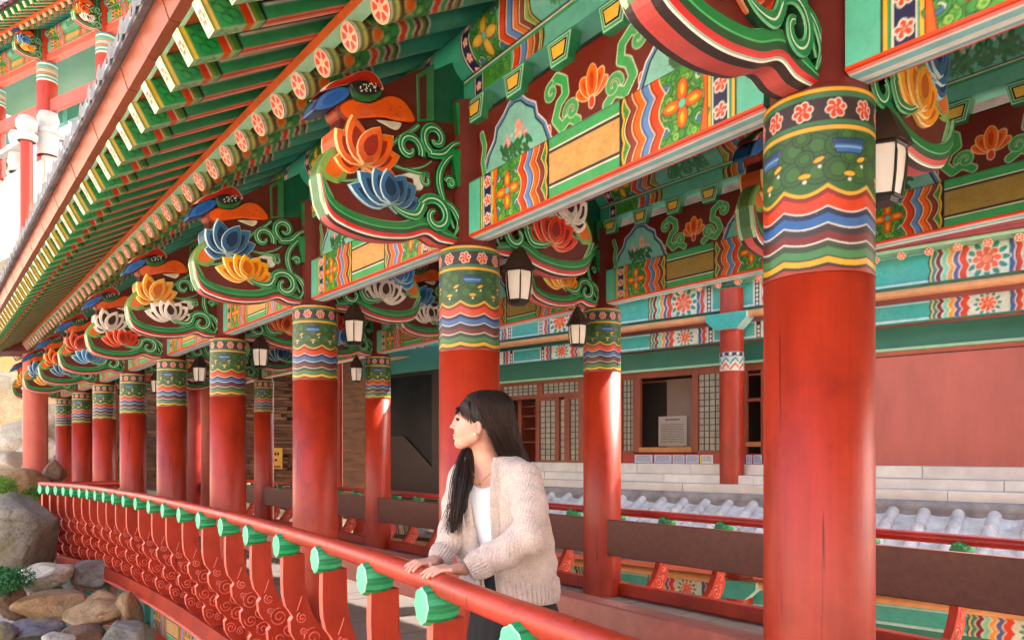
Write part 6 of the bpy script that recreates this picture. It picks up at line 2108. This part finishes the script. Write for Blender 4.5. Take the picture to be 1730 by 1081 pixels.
# ---- hair: a soft volume plus many combed strands
def hair_sdf(P):
    d = elli(P, XZ(820, 699), (.106, .085, .090))
    d = smin(d, chain(P, [W3(838, 690, 3.0), W3(850, 735, 3.02), W3(872, 780, 3.07), W3(896, 822, 3.15)], [.074, .062, .052, .045], .03), .025)
    # keep the face free: in front of the ear and below the fringe
    z, x = P[..., 2], P[..., 0]
    zf_, xf = at(0, 704, 3.0).z, at(797, 0, 3.0).x
    slope = (xf - x) * .42
    cut = smax(x - xf, z - (zf_ + slope * .5 - .004), .012)
    d = smax(d, -cut, .012)
    neck = cap(P, W3(812, 745, 2.97), W3(826, 800, 2.99), .055, .062)
    d = smax(d, -neck, .012)
    lock = chain(P, [W3(806, 742, 3.09), W3(792, 775, 3.06), W3(783, 815, 2.98), W3(775, 855, 2.96), W3(764, 897, 2.95)], [.030, .034, .036, .030, .008], .02)
    return np.minimum(d, lock) + .0010 * np.sin(P[..., 0] * 420 + 90 * P[..., 1]) 
V, F = nets(hair_sdf, W3(815, 706, 3.0) - [.2, .2, .52], W3(815, 706, 3.0) + [.28, .36, .14], .0042)
hv = np.full((len(V), 3), 1.0) * np.array(S(28, 19, 17))
hair = wpart('hair', V, F, M['hair'], vcol=hv)
gh = np.random.default_rng(17)
Vs, Fs, Cs = [], [], []
def strand(pts, r0, shade):
    p = np.array(smooth_curve(pts, 18)) if len(pts[0]) == 2 else np.array(smooth3(pts, 16))
    n_ = len(p)
    T = np.gradient(p, axis=0); T /= np.linalg.norm(T, axis=1, keepdims=True) + 1e-9
    side = np.cross(T, np.array([.2, -1, .3])); side /= np.linalg.norm(side, axis=1, keepdims=True) + 1e-9
    up = np.cross(T, side)
    i0 = len(Vs)
    for i in range(n_):
        r = r0 * (1 - .75 * max(0, i / (n_ - 1) - .5) * 2)
        for k in range(3):
            a = 2 * PI * k / 3
            Vs.append(p[i] + (side[i] * math.cos(a) + up[i] * math.sin(a)) * r); Cs.append(shade)
    for i in range(n_ - 1):
        for k in range(3):
            k2 = (k + 1) % 3
            Fs.append((i0 + i * 3 + k, i0 + i * 3 + k2, i0 + (i + 1) * 3 + k2, i0 + (i + 1) * 3 + k))
def smooth3(pts, n_):
    p = np.asarray(pts, float); q = [p[0]] + list(p) + [p[-1]]; out = []
    for i in range(1, len(q) - 2):
        for t in np.linspace(0, 1, max(2, n_ // (len(p) - 1)), endpoint=False):
            a, b_, c, d = q[i - 1], q[i], q[i + 1], q[i + 2]
            out.append(.5 * ((2 * b_) + (-a + c) * t + (2 * a - 5 * b_ + 4 * c - d) * t * t + (-a + 3 * b_ - 3 * c + d) * t ** 3))
    out.append(p[-1]); return out
def shade():
    m_ = gh.uniform(.4, 2.2); return tuple(c * m_ for c in S(38, 25, 21))
skc = XZ(820, 699)
def on_cap(a_fwd, ang, grow=1.0):
    """point on the hair cap: ang from the top towards the camera side, a_fwd -1 (back) .. 1 (front)"""
    c_, s_ = math.cos(ang), math.sin(ang)
    fx_ = -a_fwd
    rr = math.sqrt(max(.02, 1 - fx_ * fx_))
    return skc + np.array([fx_ * .109 * grow, -rr * s_ * .089 * grow, rr * c_ * .093 * grow])
for _ in range(1000):        # near side: from the parting, over the head, behind the ear, down the back
    f0 = gh.uniform(-.97, .72)
    g_ = gh.uniform(1.02, 1.06)
    e = min(1, max(0, .5 - .5 * f0 + gh.uniform(-.15, .15)))
    endp = W3(846 + 46 * e, 774 + 12 * e + gh.uniform(-8, 14), 2.965 + .09 * e)
    mid = W3(824 + 38 * e + gh.uniform(-3, 3), 730 + gh.uniform(-8, 8), 2.905 + .05 * e)
    strand([on_cap(f0, .02, g_), on_cap(f0 * .97 - .03, .6, g_), on_cap(f0 * .72 - .16, 1.2, g_), mid, endp, endp + np.array([.03, .07, -.09])], gh.uniform(.0009, .0018), shade())
for _ in range(240):        # fringe and side sweep to the ear
    f0 = gh.uniform(.25, .95)
    e = gh.uniform(0, 1)
    endp = W3(771 + 28 * e, 696 + 18 * e + gh.uniform(-5, 6), 2.955 - .03 * e)
    strand([on_cap(f0 * .6, .0, 1.01), on_cap(min(.93, f0 * .7 + .25), .45, 1.02), on_cap(.93 - .35 * e, .9 + .3 * e, 1.02), endp], gh.uniform(.0008, .0014), shade())
for _ in range(60):         # far-side fringe
    f0 = gh.uniform(.5, .95)
    strand([on_cap(f0 * .6, -.1, 1.0), on_cap(.92, -.4, 1.01), W3(770 + gh.uniform(-2, 4), 692 + gh.uniform(-4, 10), 3.0 + gh.uniform(-.03, .04))], gh.uniform(.0008, .0013), shade())
for _ in range(300):        # lock over the far shoulder
    o1 = np.clip(gh.normal(0, 1, 2), -2.2, .9)
    k = lambda px, py, Y, s_: W3(px + o1[0] * s_, py, Y + o1[1] * s_ * .0016)
    ln = gh.uniform(.55, 1.05)
    pts = [k(799, 742, 3.075, 3), k(789, 772, 3.04, 7), k(784, 812, 2.965, 10.5), k(776, 850, 2.945, 9), k(766 + gh.uniform(-9, 8), 850 + 52 * ln, 2.94, 8)]
    strand(pts, gh.uniform(.0009, .0018), shade())
add('hair_strands', grid_mesh('hair_strands', np.array(Vs) - FEET, np.array(Fs), M['hair'], np.array(Cs)), hair)
